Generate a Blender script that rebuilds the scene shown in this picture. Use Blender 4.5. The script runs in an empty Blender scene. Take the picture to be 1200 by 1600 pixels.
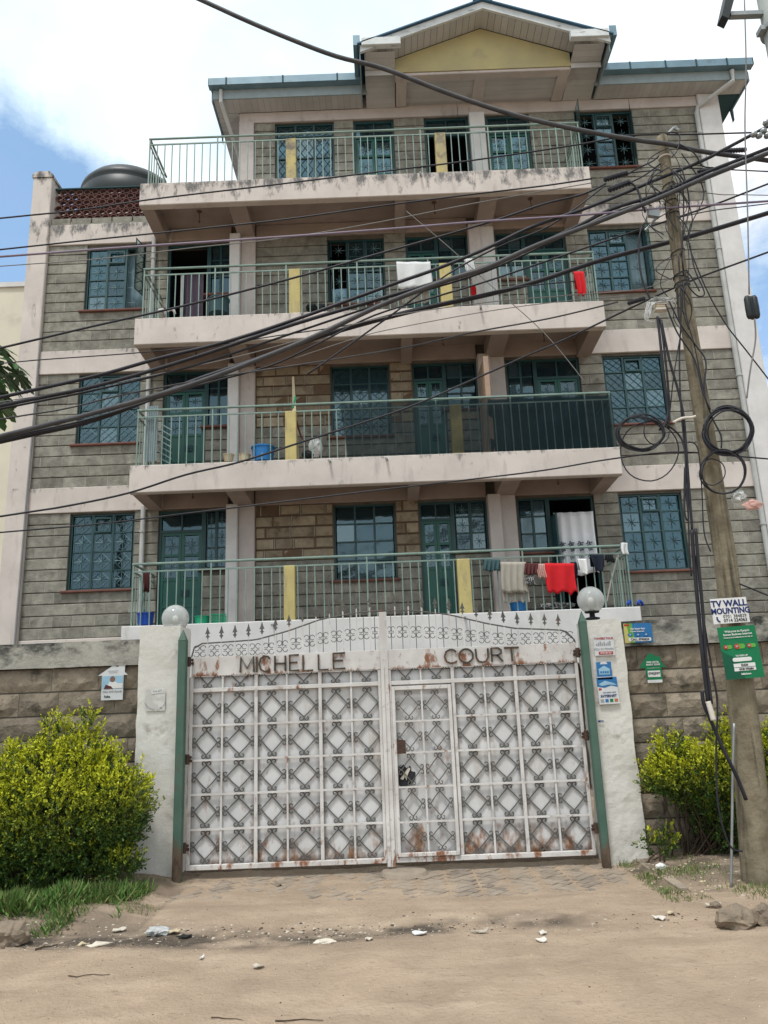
import bpy, math, random
import numpy as np
from mathutils import Vector, Matrix, noise
R = math.radians
random.seed(7)
sc = bpy.context.scene
COL = sc.collection

# ------------------------------------------------------------------ camera
F_PX, TILT, ROLL, EYE = 1200.0, R(14.1), R(2.21), 1.6
cam_d = bpy.data.cameras.new('camera'); cam = bpy.data.objects.new('camera', cam_d); COL.objects.link(cam)
cam_d.sensor_fit = 'VERTICAL'; cam_d.sensor_height = 36.0; cam_d.lens = 36.0 * F_PX / 1600.0
cam_d.clip_start = 0.05; cam_d.clip_end = 3000
fw = Vector((0, math.cos(TILT), math.sin(TILT))); up0 = Vector((0, -math.sin(TILT), math.cos(TILT))); rt0 = Vector((1, 0, 0))
rt = rt0 * math.cos(ROLL) + up0 * math.sin(ROLL) * -1.0
rt = rt0 * math.cos(ROLL) - up0 * math.sin(ROLL)
up = rt0 * math.sin(ROLL) + up0 * math.cos(ROLL)
M = Matrix((rt, up, -fw)).transposed().to_4x4(); M.translation = (0, 0, EYE)
cam.matrix_world = M
sc.camera = cam
sc.render.resolution_x = 768; sc.render.resolution_y = 1024

def at(px, py, Y):
    """point of the vertical plane at distance Y along the pixel's sight line (used once, to read positions off the survey)"""
    d = rt * (px - 600) + up * (800 - py) + fw * F_PX
    t = Y / d.y
    return Vector((d.x * t, Y, EYE + d.z * t))

# ------------------------------------------------------------------ light
SUN_EL, SUN_AZ = R(66), R(205)     # azimuth clockwise from +Y (north)
w = bpy.data.worlds.new('World'); sc.world = w; w.use_nodes = True
nt = w.node_tree; N = nt.nodes; L = nt.links; N.clear()
out = N.new('ShaderNodeOutputWorld'); mixs = N.new('ShaderNodeMixShader')
bg1 = N.new('ShaderNodeBackground'); bg2 = N.new('ShaderNodeBackground')
sky = N.new('ShaderNodeTexSky'); sky.sky_type = 'NISHITA'; sky.sun_disc = False
sky.sun_elevation = SUN_EL; sky.sun_rotation = SUN_AZ; sky.dust_density = .4
tint = N.new('ShaderNodeMix'); tint.data_type = 'RGBA'; tint.blend_type = 'MULTIPLY'; tint.inputs[0].default_value = 1
L.new(sky.outputs[0], tint.inputs['A']); tint.inputs['B'].default_value = (.62, 1.0, 1.18, 1); L.new(tint.outputs['Result'], bg1.inputs[0]); bg1.inputs[1].default_value = 0.15
bg2.inputs[1].default_value = 1.0
tc = N.new('ShaderNodeTexCoord')
n1 = N.new('ShaderNodeTexNoise'); n1.inputs['Scale'].default_value = 2.2; n1.inputs['Detail'].default_value = 8; n1.inputs['Roughness'].default_value = .66
n1.inputs['Distortion'].default_value = .3
mpw = N.new('ShaderNodeMapping'); mpw.inputs['Scale'].default_value = (1, 1, 1.6)
L.new(tc.outputs['Generated'], mpw.inputs[0]); L.new(mpw.outputs[0], n1.inputs['Vector'])
def wmath(op, a, b=None, clamp=False):
    n = N.new('ShaderNodeMath'); n.operation = op; n.use_clamp = clamp
    for i, v in enumerate((a, b)):
        if v is None: continue
        if isinstance(v, (int, float)): n.inputs[i].default_value = v
        else: L.new(v, n.inputs[i])
    return n.outputs[0]
def dirblob(px, py, k0, k1):
    d = (rt * (px - 600) + up * (800 - py) + fw * F_PX).normalized()
    v = N.new('ShaderNodeVectorMath'); v.operation = 'DOT_PRODUCT'
    L.new(tc.outputs['Generated'], v.inputs[0]); v.inputs[1].default_value = d
    m = N.new('ShaderNodeMapRange'); m.inputs['From Min'].default_value = k0; m.inputs['From Max'].default_value = k1
    L.new(v.outputs['Value'], m.inputs['Value']); return m.outputs[0]
# open blue patches between the clouds
hole = wmath('ADD', dirblob(-110, 600, .935, .99), wmath('MULTIPLY', dirblob(1330, 470, .95, .998), .36))
dens = wmath('SUBTRACT', wmath('ADD', n1.outputs[0], .12), wmath('MULTIPLY', hole, .75))
cr = N.new('ShaderNodeMapRange'); cr.inputs['From Min'].default_value = .28; cr.inputs['From Max'].default_value = .46
L.new(dens, cr.inputs['Value']); cr.inputs['To Min'].default_value = .24
L.new(cr.outputs[0], mixs.inputs[0]); L.new(bg1.outputs[0], mixs.inputs[1]); L.new(bg2.outputs[0], mixs.inputs[2])
n2 = N.new('ShaderNodeTexNoise'); n2.inputs['Scale'].default_value = 3.5; n2.inputs['Detail'].default_value = 6
L.new(mpw.outputs[0], n2.inputs['Vector'])
crc = N.new('ShaderNodeMapRange'); crc.inputs['From Min'].default_value = .35; crc.inputs['From Max'].default_value = .65
L.new(n2.outputs[0], crc.inputs['Value'])
cm = N.new('ShaderNodeMix'); cm.data_type = 'RGBA'; cm.inputs['A'].default_value = (.72, .88, .98, 1); cm.inputs['B'].default_value = (1, 1, 1, 1)
L.new(crc.outputs[0], cm.inputs['Factor']); L.new(cm.outputs['Result'], bg2.inputs[0])
L.new(mixs.outputs[0], out.inputs[0])

sd = bpy.data.lights.new('sun', 'SUN'); sd.energy = 2.3; sd.angle = R(10); sd.color = (1, .975, .93)
sun = bpy.data.objects.new('sun', sd); COL.objects.link(sun)
sv = Vector((math.sin(SUN_AZ) * math.cos(SUN_EL), math.cos(SUN_AZ) * math.cos(SUN_EL), math.sin(SUN_EL)))
sun.rotation_euler = sv.to_track_quat('Z', 'Y').to_euler()
sc.view_settings.view_transform = 'Standard'; sc.view_settings.look = 'None'; sc.view_settings.gamma = 1
sc.view_settings.use_curve_mapping = False; sc.view_settings.exposure = 0.32
sc.cycles.transparent_max_bounces = 16; sc.cycles.max_bounces = 6

# ------------------------------------------------------------------ materials
def mat(name, c1, c2=None, scale=3, detail=6, rough=.85, bump=.15, bscale=60, metal=0, rand=0.0, spec=.3,
        stain=None, sscale=2.0, sth=(.55, .7), sstretch=(1, 1, 1), stain2=None, s2scale=5.0, s2th=(.6, .7), hue=0, attr=None, trans=0, s2stretch=(1, 1, 1), rust=None):
    m = bpy.data.materials.new(name); m.use_nodes = True
    nt = m.node_tree; N = nt.nodes; L = nt.links
    b = N['Principled BSDF']; b.inputs['Roughness'].default_value = rough; b.inputs['Metallic'].default_value = metal
    b.inputs['Specular IOR Level'].default_value = spec
    g = N.new('ShaderNodeNewGeometry'); pos = g.outputs['Position']
    def rgba(c): return (c[0], c[1], c[2], 1)
    def noi(s, st=(1, 1, 1), det=detail, ro=.6):
        mp = N.new('ShaderNodeMapping'); mp.inputs['Scale'].default_value = st; L.new(pos, mp.inputs[0])
        n = N.new('ShaderNodeTexNoise'); n.inputs['Scale'].default_value = s; n.inputs['Detail'].default_value = det
        n.inputs['Roughness'].default_value = ro; L.new(mp.outputs[0], n.inputs['Vector']); return n.outputs[0]
    def rng(v, a, c):
        r = N.new('ShaderNodeMapRange'); r.inputs['From Min'].default_value = a; r.inputs['From Max'].default_value = c
        L.new(v, r.inputs['Value']); return r.outputs[0]
    def mix(f, a, c, mode='MIX'):
        x = N.new('ShaderNodeMix'); x.data_type = 'RGBA'; x.blend_type = mode
        for s, v in (('Factor', f), ('A', a), ('B', c)):
            i = x.inputs[s] if s == 'Factor' else [q for q in x.inputs if q.name == s and q.type == 'RGBA'][0]
            if s == 'Factor': i = [q for q in x.inputs if q.name == 'Factor' and q.type == 'VALUE'][0]
            if isinstance(v, tuple): i.default_value = rgba(v)
            elif isinstance(v, (int, float)): i.default_value = v
            else: L.new(v, i)
        return [q for q in x.outputs if q.type == 'RGBA'][0]
    c2 = c2 or tuple(x * .8 for x in c1)
    col = mix(rng(noi(scale), .35, .65), c1, c2)
    if rand:
        oi = N.new('ShaderNodeObjectInfo')
        mr = N.new('ShaderNodeMapRange'); mr.inputs['To Min'].default_value = 1 - rand; mr.inputs['To Max'].default_value = 1 + rand
        L.new(oi.outputs['Random'], mr.inputs['Value'])
        hs = N.new('ShaderNodeHueSaturation'); L.new(mr.outputs[0], hs.inputs['Value']); L.new(col, hs.inputs['Color']); col = hs.outputs[0]
    if attr:
        a = N.new('ShaderNodeAttribute'); a.attribute_name = 'tone'
        col = mix(a.outputs['Fac'], col, attr)
    if stain: col = mix(rng(noi(sscale, sstretch, 8), *sth), col, stain)
    if stain2: col = mix(rng(noi(s2scale, s2stretch, 8, .7), *s2th), col, stain2)
    if rust:      # real wear: more of it near given heights; rust = (colour, scale, threshold pair, stretch, [(z centre, half width, bias), ...])
        v = noi(rust[1], rust[3], 8, .7); sx = N.new('ShaderNodeSeparateXYZ'); L.new(pos, sx.inputs[0])
        for zc_, hw_, bi_ in rust[4]:
            a_ = N.new('ShaderNodeMath'); a_.operation = 'SUBTRACT'; L.new(sx.outputs['Z'], a_.inputs[0]); a_.inputs[1].default_value = zc_
            c_ = N.new('ShaderNodeMath'); c_.operation = 'ABSOLUTE'; L.new(a_.outputs[0], c_.inputs[0])
            d_ = N.new('ShaderNodeMapRange'); d_.inputs['From Min'].default_value = 0; d_.inputs['From Max'].default_value = hw_; d_.inputs['To Min'].default_value = bi_; d_.inputs['To Max'].default_value = 0; L.new(c_.outputs[0], d_.inputs['Value'])
            e_ = N.new('ShaderNodeMath'); e_.operation = 'ADD'; L.new(v, e_.inputs[0]); L.new(d_.outputs[0], e_.inputs[1]); v = e_.outputs[0]
        col = mix(rng(v, *rust[2]), col, rust[0])
        col = mix(rng(v, rust[2][1] + .03, rust[2][1] + .16), col, tuple(x * .35 for x in rust[0]))
    L.new(col, b.inputs['Base Color'])
    if bump:
        bp = N.new('ShaderNodeBump'); bp.inputs['Strength'].default_value = bump; bp.inputs['Distance'].default_value = .02
        L.new(noi(bscale, det=4), bp.inputs['Height']); L.new(bp.outputs[0], b.inputs['Normal'])
    if trans:
        b.inputs['Transmission Weight'].default_value = trans
    return m
def glass_mat(name, tint, refl=.35, tr=.5, rough=.04):
    m = bpy.data.materials.new(name); m.use_nodes = True; nt = m.node_tree; N = nt.nodes; L = nt.links; N.clear()
    o = N.new('ShaderNodeOutputMaterial'); t = N.new('ShaderNodeBsdfTransparent'); t.inputs[0].default_value = (*tint, 1)
    gl = N.new('ShaderNodeBsdfGlossy'); gl.inputs['Roughness'].default_value = rough; gl.inputs['Color'].default_value = (.60, .76, .82, 1)
    df = N.new('ShaderNodeBsdfDiffuse'); df.inputs[0].default_value = (.07, .13, .155, 1)
    fr = N.new('ShaderNodeFresnel'); fr.inputs['IOR'].default_value = 1.55
    g = N.new('ShaderNodeNewGeometry'); nn = N.new('ShaderNodeTexNoise'); nn.inputs['Scale'].default_value = 3.5
    L.new(g.outputs['Position'], nn.inputs['Vector'])
    bp = N.new('ShaderNodeBump'); bp.inputs['Strength'].default_value = .12; bp.inputs['Distance'].default_value = .02; L.new(nn.outputs[0], bp.inputs['Height'])
    L.new(bp.outputs[0], gl.inputs['Normal'])
    ad = N.new('ShaderNodeMath'); ad.operation = 'ADD'; ad.inputs[1].default_value = refl; ad.use_clamp = True; L.new(fr.outputs[0], ad.inputs[0])
    m1 = N.new('ShaderNodeMixShader'); m1.inputs[0].default_value = tr; L.new(df.outputs[0], m1.inputs[1]); L.new(t.outputs[0], m1.inputs[2])
    m2 = N.new('ShaderNodeMixShader'); L.new(ad.outputs[0], m2.inputs[0]); L.new(m1.outputs[0], m2.inputs[1]); L.new(gl.outputs[0], m2.inputs[2])
    L.new(m2.outputs[0], o.inputs[0]); return m

MT = {}
MT['block'] = mat('block_stone', (.27, .26, .22), (.165, .16, .135), 6, rough=.95, bump=.6, bscale=28, rand=.24, stain=(.11, .10, .085), sscale=3.2, sth=(.58, .75), stain2=(.34, .32, .27), s2scale=9, s2th=(.62, .8))
MT['block_tan'] = mat('tan_block_stone', (.31, .26, .185), (.22, .18, .125), 6, rough=.95, bump=.6, bscale=28, rand=.2, stain=(.12, .085, .055), sscale=3.6, sth=(.54, .7), stain2=(.36, .31, .23), s2scale=9, s2th=(.6, .78))
MT['mortar_back'] = mat('dark_mortar', (.13, .115, .095), (.08, .075, .06), 5, rough=1, bump=.3)  # dark mortar colour of the wall backing behind the joints
MT['mortar'] = mat('mortar', (.33, .32, .28), (.22, .21, .18), 7, rough=1, bump=.4)
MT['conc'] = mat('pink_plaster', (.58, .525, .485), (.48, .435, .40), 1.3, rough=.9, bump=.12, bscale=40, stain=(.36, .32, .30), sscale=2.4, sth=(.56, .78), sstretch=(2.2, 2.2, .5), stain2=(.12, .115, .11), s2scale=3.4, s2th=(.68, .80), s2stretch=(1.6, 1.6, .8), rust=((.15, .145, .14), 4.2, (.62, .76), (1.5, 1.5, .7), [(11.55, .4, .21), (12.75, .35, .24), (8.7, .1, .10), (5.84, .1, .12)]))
MT['conc_dirty'] = mat('stained_plaster', (.62, .56, .50), (.46, .42, .38), 2.3, rough=.95, bump=.25, bscale=35, stain=(.10, .10, .10), sscale=3.3, sth=(.55, .70), stain2=(.28, .26, .23), s2scale=9, s2th=(.56, .7))
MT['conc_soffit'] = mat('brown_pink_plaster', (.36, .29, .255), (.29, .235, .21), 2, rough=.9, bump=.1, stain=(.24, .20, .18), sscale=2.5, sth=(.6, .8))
MT['conc_col'] = mat('column_plaster', (.50, .455, .43), (.42, .38, .36), 2.5, rough=.9, bump=.12, stain=(.30, .27, .25), sscale=3, sth=(.58, .8), sstretch=(2, 2, .6))
MT['conc_white'] = mat('white_plaster', (.62, .61, .60), (.52, .51, .50), 2, rough=.9, bump=.15, stain=(.38, .36, .34), sscale=2.5, sth=(.6, .8), sstretch=(2, 2, .5))
MT['pillar'] = mat('peeling_whitewash', (.66, .65, .61), (.56, .54, .49), 2.2, rough=.95, bump=.3, bscale=22, stain=(.33, .30, .25), sscale=3.2, sth=(.60, .74), stain2=(.15, .14, .12), s2scale=9.5, s2th=(.69, .74))
MT['coping'] = mat('mossy_concrete', (.40, .39, .34), (.28, .27, .24), 3, rough=.95, bump=.5, bscale=25, stain=(.055, .057, .052), sscale=2.6, sth=(.50, .66), sstretch=(1, 1, 1.6), rust=((.045, .047, .043), 3.0, (.54, .68), (.8, 1, 1.2), [(2.38, .14, .10)]), stain2=(.48, .46, .42), s2scale=6, s2th=(.60, .74))
MT['wall_stone'] = mat('rough_brown_stone', (.28, .235, .18), (.18, .15, .115), 7, rough=.97, bump=1.0, bscale=16, rand=.22, stain=(.08, .07, .055), sscale=5, sth=(.56, .7), stain2=(.33, .28, .23), s2scale=11, s2th=(.6, .75))
MT['teal'] = mat('teal_steel_paint', (.012, .058, .062), (.009, .044, .048), 4, rough=.45, bump=.05, spec=.5, stain=(.05, .06, .055), sscale=7, sth=(.68, .8))
MT['green_door'] = mat('green_door_paint', (.010, .098, .074), (.008, .075, .060), 3, rough=.45, bump=.06, spec=.5, stain=(.03, .09, .08), sscale=4, sth=(.6, .8))
MT['tie'] = mat('cable_tie_black', (.01, .01, .012), None, rough=.4)
MT['rail'] = mat('pale_green_rail_paint', (.205, .29, .25), (.145, .215, .19), 5, rough=.5, bump=.05, spec=.4, stain=(.11, .10, .08), sscale=8, sth=(.66, .76))
MT['sill'] = mat('red_sill', (.17, .075, .06), (.12, .055, .045), 5, rough=.85, bump=.15)
MT['yellow'] = mat('yellow_plaster', (.49, .415, .175), (.41, .345, .15), 3, rough=.9, bump=.15, stain=(.30, .26, .155), sscale=5, sth=(.52, .72), sstretch=(2, 2, .5), stain2=(.20, .18, .13), s2scale=11, s2th=(.62, .74))
MT['yellow_dirty'] = mat('weathered_yellow_plaster', (.48, .40, .17), (.32, .28, .17), 3, rough=.9, bump=.2, stain=(.17, .155, .12), sscale=5, sth=(.48, .65))
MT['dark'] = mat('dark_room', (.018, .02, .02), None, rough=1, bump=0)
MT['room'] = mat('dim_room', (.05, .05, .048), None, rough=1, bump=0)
MT['cloth_white'] = mat('pale_cloth', (.62, .63, .62), (.52, .54, .55), 5, rough=.95, bump=.2, bscale=90)
MT['curtain'] = mat('grey_blue_curtain', (.17, .24, .27), (.09, .14, .165), 1.5, rough=.95, bump=.1, rand=.45)
MT['lace_white'] = mat('white_lace', (.80, .81, .83), (.72, .74, .77), 4, rough=.9, bump=.2)
MT['curtain_pale'] = mat('pale_curtain', (.42, .47, .47), (.28, .33, .34), 1.5, rough=.95, bump=.1, rand=.3)
MT['glass'] = glass_mat('window_glass', (.50, .72, .78), .05, .85)
MT['glass_dk'] = glass_mat('dark_window_glass', (.30, .5, .56), .05, .85)
MT['glass_pale'] = glass_mat('dusty_window_glass', (.62, .78, .80), .13, .62, .12)
MT['grille'] = mat('grille_steel', (.03, .07, .075), None, rough=.5, bump=0)
MT['grille_lt'] = mat('pale_grille_steel', (.13, .23, .25), None, rough=.5, bump=0)
MT['pipe'] = mat('grey_pvc', (.46, .47, .46), (.36, .37, .36), 3, rough=.5, bump=.05, stain=(.22, .21, .2), sscale=5, sth=(.6, .8))
MT['gutter'] = mat('blue_grey_gutter_metal', (.17, .27, .33), (.125, .21, .26), 2, rough=.4, bump=.05, spec=.5, metal=.2, stain=(.09, .14, .16), sscale=3, sth=(.55, .75))
MT['soffit'] = mat('grey_pvc_soffit', (.45, .455, .45), (.39, .395, .39), 1.5, rough=.7, bump=.05, rand=.07, stain=(.28, .26, .24), sscale=2, sth=(.6, .8))
MT['barge'] = mat('flaking_white_board', (.62, .65, .65), (.50, .54, .55), 4, rough=.85, bump=.3, stain=(.24, .27, .28), sscale=9, sth=(.58, .68), sstretch=(.4, 1, 1.5))
MT['roof'] = mat('blue_roof_sheet', (.035, .10, .17), None, rough=.5, bump=.05)
MT['clay'] = mat('red_clay_lattice', (.135, .065, .058), (.095, .048, .045), 6, rough=.95, bump=.3, rand=.2)
MT['tank'] = mat('black_tank_plastic', (.018, .022, .024), (.028, .034, .036), 2, rough=.45, bump=.05)
MT['cream'] = mat('cream_render', (.66, .62, .50), (.58, .55, .45), 1, rough=.9, bump=.1, stain=(.45, .42, .36), sscale=1.2, sth=(.6, .8))
MT['gate_white'] = mat('rusting_white_paint', (.64, .62, .60), (.50, .475, .45), 3, rough=.6, bump=.12, stain=(.36, .33, .30), sscale=9, sth=(.58, .72), stain2=(.13, .08, .055), s2scale=16, s2th=(.67, .73), rust=((.235, .105, .055), 7, (.60, .68), (1, 1, .45), [(2.07, .16, .062), (.10, .30, .10), (1.97, .04, .10), (1.78, .07, .07)]))
MT['gate_sheet'] = mat('white_sheet_metal', (.60, .60, .60), (.52, .515, .51), 2.2, rough=.55, bump=.05, stain=(.42, .38, .33), sscale=3.2, sth=(.56, .75), sstretch=(2, 1, .4), stain2=(.20, .17, .15), s2scale=18, s2th=(.70, .76), rust=((.25, .13, .07), 4.2, (.60, .74), (1.2, 1, .55), [(.05, .55, .19), (1.95, .12, .06)]))
MT['scroll'] = mat('dark_weathered_scroll_iron', (.095, .095, .088), (.13, .125, .115), 9, rough=.7, bump=.2, metal=.2, stain=(.16, .07, .04), sscale=6, sth=(.60, .7))
MT['letter'] = mat('rusty_letter_iron', (.075, .062, .048), (.045, .04, .034), 12, rough=.8, bump=.3, stain=(.13, .065, .035), sscale=11, sth=(.52, .64))
MT['post_green'] = mat('green_post_paint', (.050, .105, .078), (.070, .13, .10), 4, rough=.55, bump=.15, rust=((.11, .075, .05), 6, (.58, .68), (1, 1, .5), [(0, .5, .24), (2.1, .15, .06)]), stain=(.10, .085, .07), sscale=3, sth=(.62, .74), spec=.4)
MT['rust'] = mat('dark_rust', (.05, .035, .03), (.09, .05, .035), 15, rough=.9, bump=.6)
MT['black'] = mat('black_cable_jacket', (.012, .012, .016), (.022, .022, .03), 6, rough=.5, bump=0)
MT['grey_cable'] = mat('grey_cable_jacket', (.040, .040, .046), (.065, .064, .068), 6, rough=.55, bump=0)
MT['lilac_cable'] = mat('lilac_cable_jacket', (.21, .17, .23), None, rough=.5, bump=0)
MT['wire'] = mat('pale_wire', (.19, .185, .18), None, rough=.5, bump=0)
MT['wood'] = mat('weathered_pole_wood', (.225, .195, .135), (.14, .115, .078), 6, rough=.95, bump=.7, bscale=14, stain=(.065, .058, .042), sscale=3, sth=(.52, .68), sstretch=(5, 5, .35), stain2=(.30, .27, .20), s2scale=4, s2th=(.60, .72), s2stretch=(6, 6, .3))
MT['galv'] = mat('galvanised_steel', (.33, .35, .35), (.25, .27, .27), 6, rough=.45, metal=.6, bump=.05)
MT['concpole'] = mat('grey_concrete_pole', (.36, .39, .37), (.28, .31, .30), 4, rough=.9, bump=.2)
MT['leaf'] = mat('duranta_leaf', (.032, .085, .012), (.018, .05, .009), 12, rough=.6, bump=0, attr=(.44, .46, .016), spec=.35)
MT['papaya'] = mat('papaya_leaf', (.045, .12, .03), (.03, .085, .022), 5, rough=.5, bump=.1, spec=.4)
MT['bark'] = mat('brown_bark', (.07, .05, .035), None, rough=.95, bump=.4)
MT['grass'] = mat('green_grass', (.075, .19, .035), (.12, .22, .05), 6, rough=.8, bump=0, attr=(.24, .21, .09))
MT['paver'] = mat('dusty_paver', (.265, .22, .175), (.20, .165, .135), 9, rough=.97, bump=.4, rand=.2, stain=(.32, .26, .20), sscale=2, sth=(.4, .62))
MT['stone'] = mat('brown_field_stone', (.25, .195, .14), (.16, .13, .10), 9, rough=.95, bump=.9, bscale=25)
MT['litter'] = mat('litter_pale', (.55, .50, .42), (.40, .36, .30), 14, rough=.8, bump=.3, rand=.25)
MT['plastic_clear'] = mat('crumpled_clear_plastic', (.52, .53, .52), (.36, .37, .36), 12, rough=.25, bump=.6, spec=.6)
def flat(name, c, rough=.7, bump=.0, spec=.3): 
    MT[name] = mat(name, c, tuple(x * .88 for x in c), 8, rough=rough, bump=bump, spec=spec); return MT[name]
for n_, c_ in dict(blue_plastic=(.01, .06, .34), sky_plastic=(.02, .16, .42), green_plastic=(.015, .33, .17), red_cloth=(.55, .012, .018), pink_cloth=(.55, .33, .29), maroon_cloth=(.10, .03, .03), beige_cloth=(.36, .33, .28),
        black_cloth=(.008, .012, .025), teal_cloth=(.05, .10, .11), cream_plastic=(.5, .42, .28), white=(.68, .68, .67), paper=(.60, .62, .63), navy_ink=(.015, .03, .13), black_ink=(.03, .03, .035),
        red_ink=(.42, .05, .04), blue_print=(.03, .16, .38), pale_blue=(.30, .48, .60), green_print=(.01, .17, .07), dark_green_print=(.008, .09, .05), lime_print=(.12, .36, .06), yellow_print=(.55, .50, .16),
        orange_print=(.45, .16, .06), grey_print=(.30, .31, .32), skin_print=(.20, .12, .09), purple_cloth=(.13, .10, .14), tin=(.27, .33, .35), shoe_white=(.6, .6, .6), dark_teal=(.03, .07, .08), socket=(.12, .12, .13), bulb=(.8, .8, .76), lampblack=(.015, .018, .02), tape=(.6, .56, .5)).items():
    flat(n_, c_, .6 if 'plastic' in n_ else .85)

# ------------------------------------------------------------------ helpers
WL = {}          # world location of every thing built
def tag(o, label=None, cat=None, group=None, kind=None):
    if label: o['label'] = label
    if cat: o['category'] = cat
    if group: o['group'] = group
    if kind: o['kind'] = kind
    return o
def thing(name, loc, label, cat, group=None):
    o = bpy.data.objects.new(name, None); o.empty_display_size = .2; COL.objects.link(o); o.location = loc
    WL[o] = Vector(loc); return tag(o, label, cat, group)
class MB:
    def __init__(s): s.v = []; s.f = []
    def add(s, vs, fs):
        k = len(s.v); s.v += [tuple(p) for p in vs]; s.f += [tuple(i + k for i in f) for f in fs]; return s
    def box(s, x0, x1, y0, y1, z0, z1):
        return s.add([(x0, y0, z0), (x1, y0, z0), (x1, y1, z0), (x0, y1, z0), (x0, y0, z1), (x1, y0, z1), (x1, y1, z1), (x0, y1, z1)],
                     [(0, 3, 2, 1), (4, 5, 6, 7), (0, 1, 5, 4), (1, 2, 6, 5), (2, 3, 7, 6), (3, 0, 4, 7)])
    def bbox(s, x0, x1, y0, y1, z0, z1, c=.004):
        """box whose front (-y) edges are chamfered"""
        return s.add([(x0, y0 + c, z0), (x1, y0 + c, z0), (x1, y1, z0), (x0, y1, z0), (x0, y0 + c, z1), (x1, y0 + c, z1), (x1, y1, z1), (x0, y1, z1),
                      (x0 + c, y0, z0 + c), (x1 - c, y0, z0 + c), (x1 - c, y0, z1 - c), (x0 + c, y0, z1 - c)],
                     [(0, 3, 2, 1), (4, 5, 6, 7), (1, 2, 6, 5), (2, 3, 7, 6), (3, 0, 4, 7), (8, 9, 10, 11), (0, 1, 9, 8), (1, 5, 10, 9), (5, 4, 11, 10), (4, 0, 8, 11)])
    def tube(s, pts, r, n=8, r2=None, cap=True):
        pts = [Vector(p) for p in pts]; m = len(pts); rs = []
        for i in range(m):
            rs.append(r[i] if isinstance(r, (list, tuple)) else (r + (r2 - r) * i / (m - 1) if r2 is not None else r))
        vs = []; prev = None
        for i, p in enumerate(pts):
            t = (pts[min(i + 1, m - 1)] - pts[max(i - 1, 0)])
            if t.length < 1e-9: t = Vector((0, 0, 1))
            t.normalize()
            if prev is None:
                a = Vector((0, 1, 0)) if abs(t.y) < .9 else Vector((1, 0, 0))
                u = t.cross(a).normalized()
            else:
                u = (prev - t * prev.dot(t)); u = u.normalized() if u.length > 1e-6 else t.orthogonal().normalized()
            prev = u; v = t.cross(u)
            for k in range(n):
                an = 2 * math.pi * (k + .5) / n
                vs.append(p + (u * math.cos(an) + v * math.sin(an)) * rs[i])
        fs = []
        for i in range(m - 1):
            for k in range(n):
                a = i * n + k; b = i * n + (k + 1) % n
                fs.append((a, b, b + n, a + n))
        if cap: fs.append(tuple(range(n))[::-1]); fs.append(tuple((m - 1) * n + k for k in range(n)))
        return s.add(vs, fs)
    def lathe(s, prof, c=(0, 0, 0), n=24):
        vs = []; m = len(prof)
        for (r, z) in prof:
            for k in range(n):
                a = 2 * math.pi * k / n; vs.append((c[0] + r * math.cos(a), c[1] + r * math.sin(a), c[2] + z))
        fs = [(i * n + k, i * n + (k + 1) % n, (i + 1) * n + (k + 1) % n, (i + 1) * n + k) for i in range(m - 1) for k in range(n)]
        if prof[0][0] > 1e-5: fs.append(tuple(range(n))[::-1])
        if prof[-1][0] > 1e-5: fs.append(tuple((m - 1) * n + k for k in range(n)))
        return s.add(vs, fs)
    def prism(s, poly, y0, y1):
        """polygon of (x, z) pairs extruded from y0 (front) to y1"""
        n = len(poly); vs = [(x, y0, z) for x, z in poly] + [(x, y1, z) for x, z in poly]
        fs = [tuple(range(n)), tuple(range(2 * n - 1, n - 1, -1))] + [(i, i + n, (i + 1) % n + n, (i + 1) % n) for i in range(n)]
        return s.add(vs, fs)
    def hexa(s, p): return s.add(p, [(0, 3, 2, 1), (4, 5, 6, 7), (0, 1, 5, 4), (1, 2, 6, 5), (2, 3, 7, 6), (3, 0, 4, 7)])
    def build(s, name, m, parent=None, smooth=False, label=None, cat=None, group=None, kind=None, loc=None):
        a = np.array(s.v, dtype=float); lo = a.min(0); hi = a.max(0)
        c = np.array([(lo[0] + hi[0]) / 2, (lo[1] + hi[1]) / 2, lo[2]]) if loc is None else np.array(loc, float)
        me = bpy.data.meshes.new(name); me.from_pydata((a - c).tolist(), [], s.f); me.update()
        me.materials.append(MT[m] if isinstance(m, str) else m)
        if smooth: me.polygons.foreach_set('use_smooth', [True] * len(me.polygons))
        o = bpy.data.objects.new(name, me); COL.objects.link(o); WL[o] = Vector(c)
        place(o, c, parent); return tag(o, label, cat, group, kind)
def place(o, c, parent):
    WL[o] = Vector(c)
    if parent is not None: o.parent = parent; o.location = Vector(c) - WL[parent]
    else: o.location = c
def inst(src, name, c, parent=None, scale=None, rot=None, **k):
    o = src.copy() if hasattr(src, 'copy') and isinstance(src, bpy.types.Object) else bpy.data.objects.new(name, src)
    for q in ('label', 'category', 'group'):
        if q in o: del o[q]
    o.name = name; COL.objects.link(o); o.parent = None; place(o, c, parent)
    if scale is not None: o.scale = scale
    if rot is not None: o.rotation_euler = rot
    return tag(o, **k)
def copy_tree(o, loc, rot=None, parent=None, label=None, cat=None, group=None):
    c = o.copy(); COL.objects.link(c); c.parent = parent
    if parent is None: c.location = loc; WL[c] = Vector(loc)
    if rot is not None: c.rotation_euler = rot
    for ch in [q for q in bpy.data.objects if q.parent == o]: copy_tree(ch, None, None, c)
    return tag(c, label, cat, group)
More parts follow.
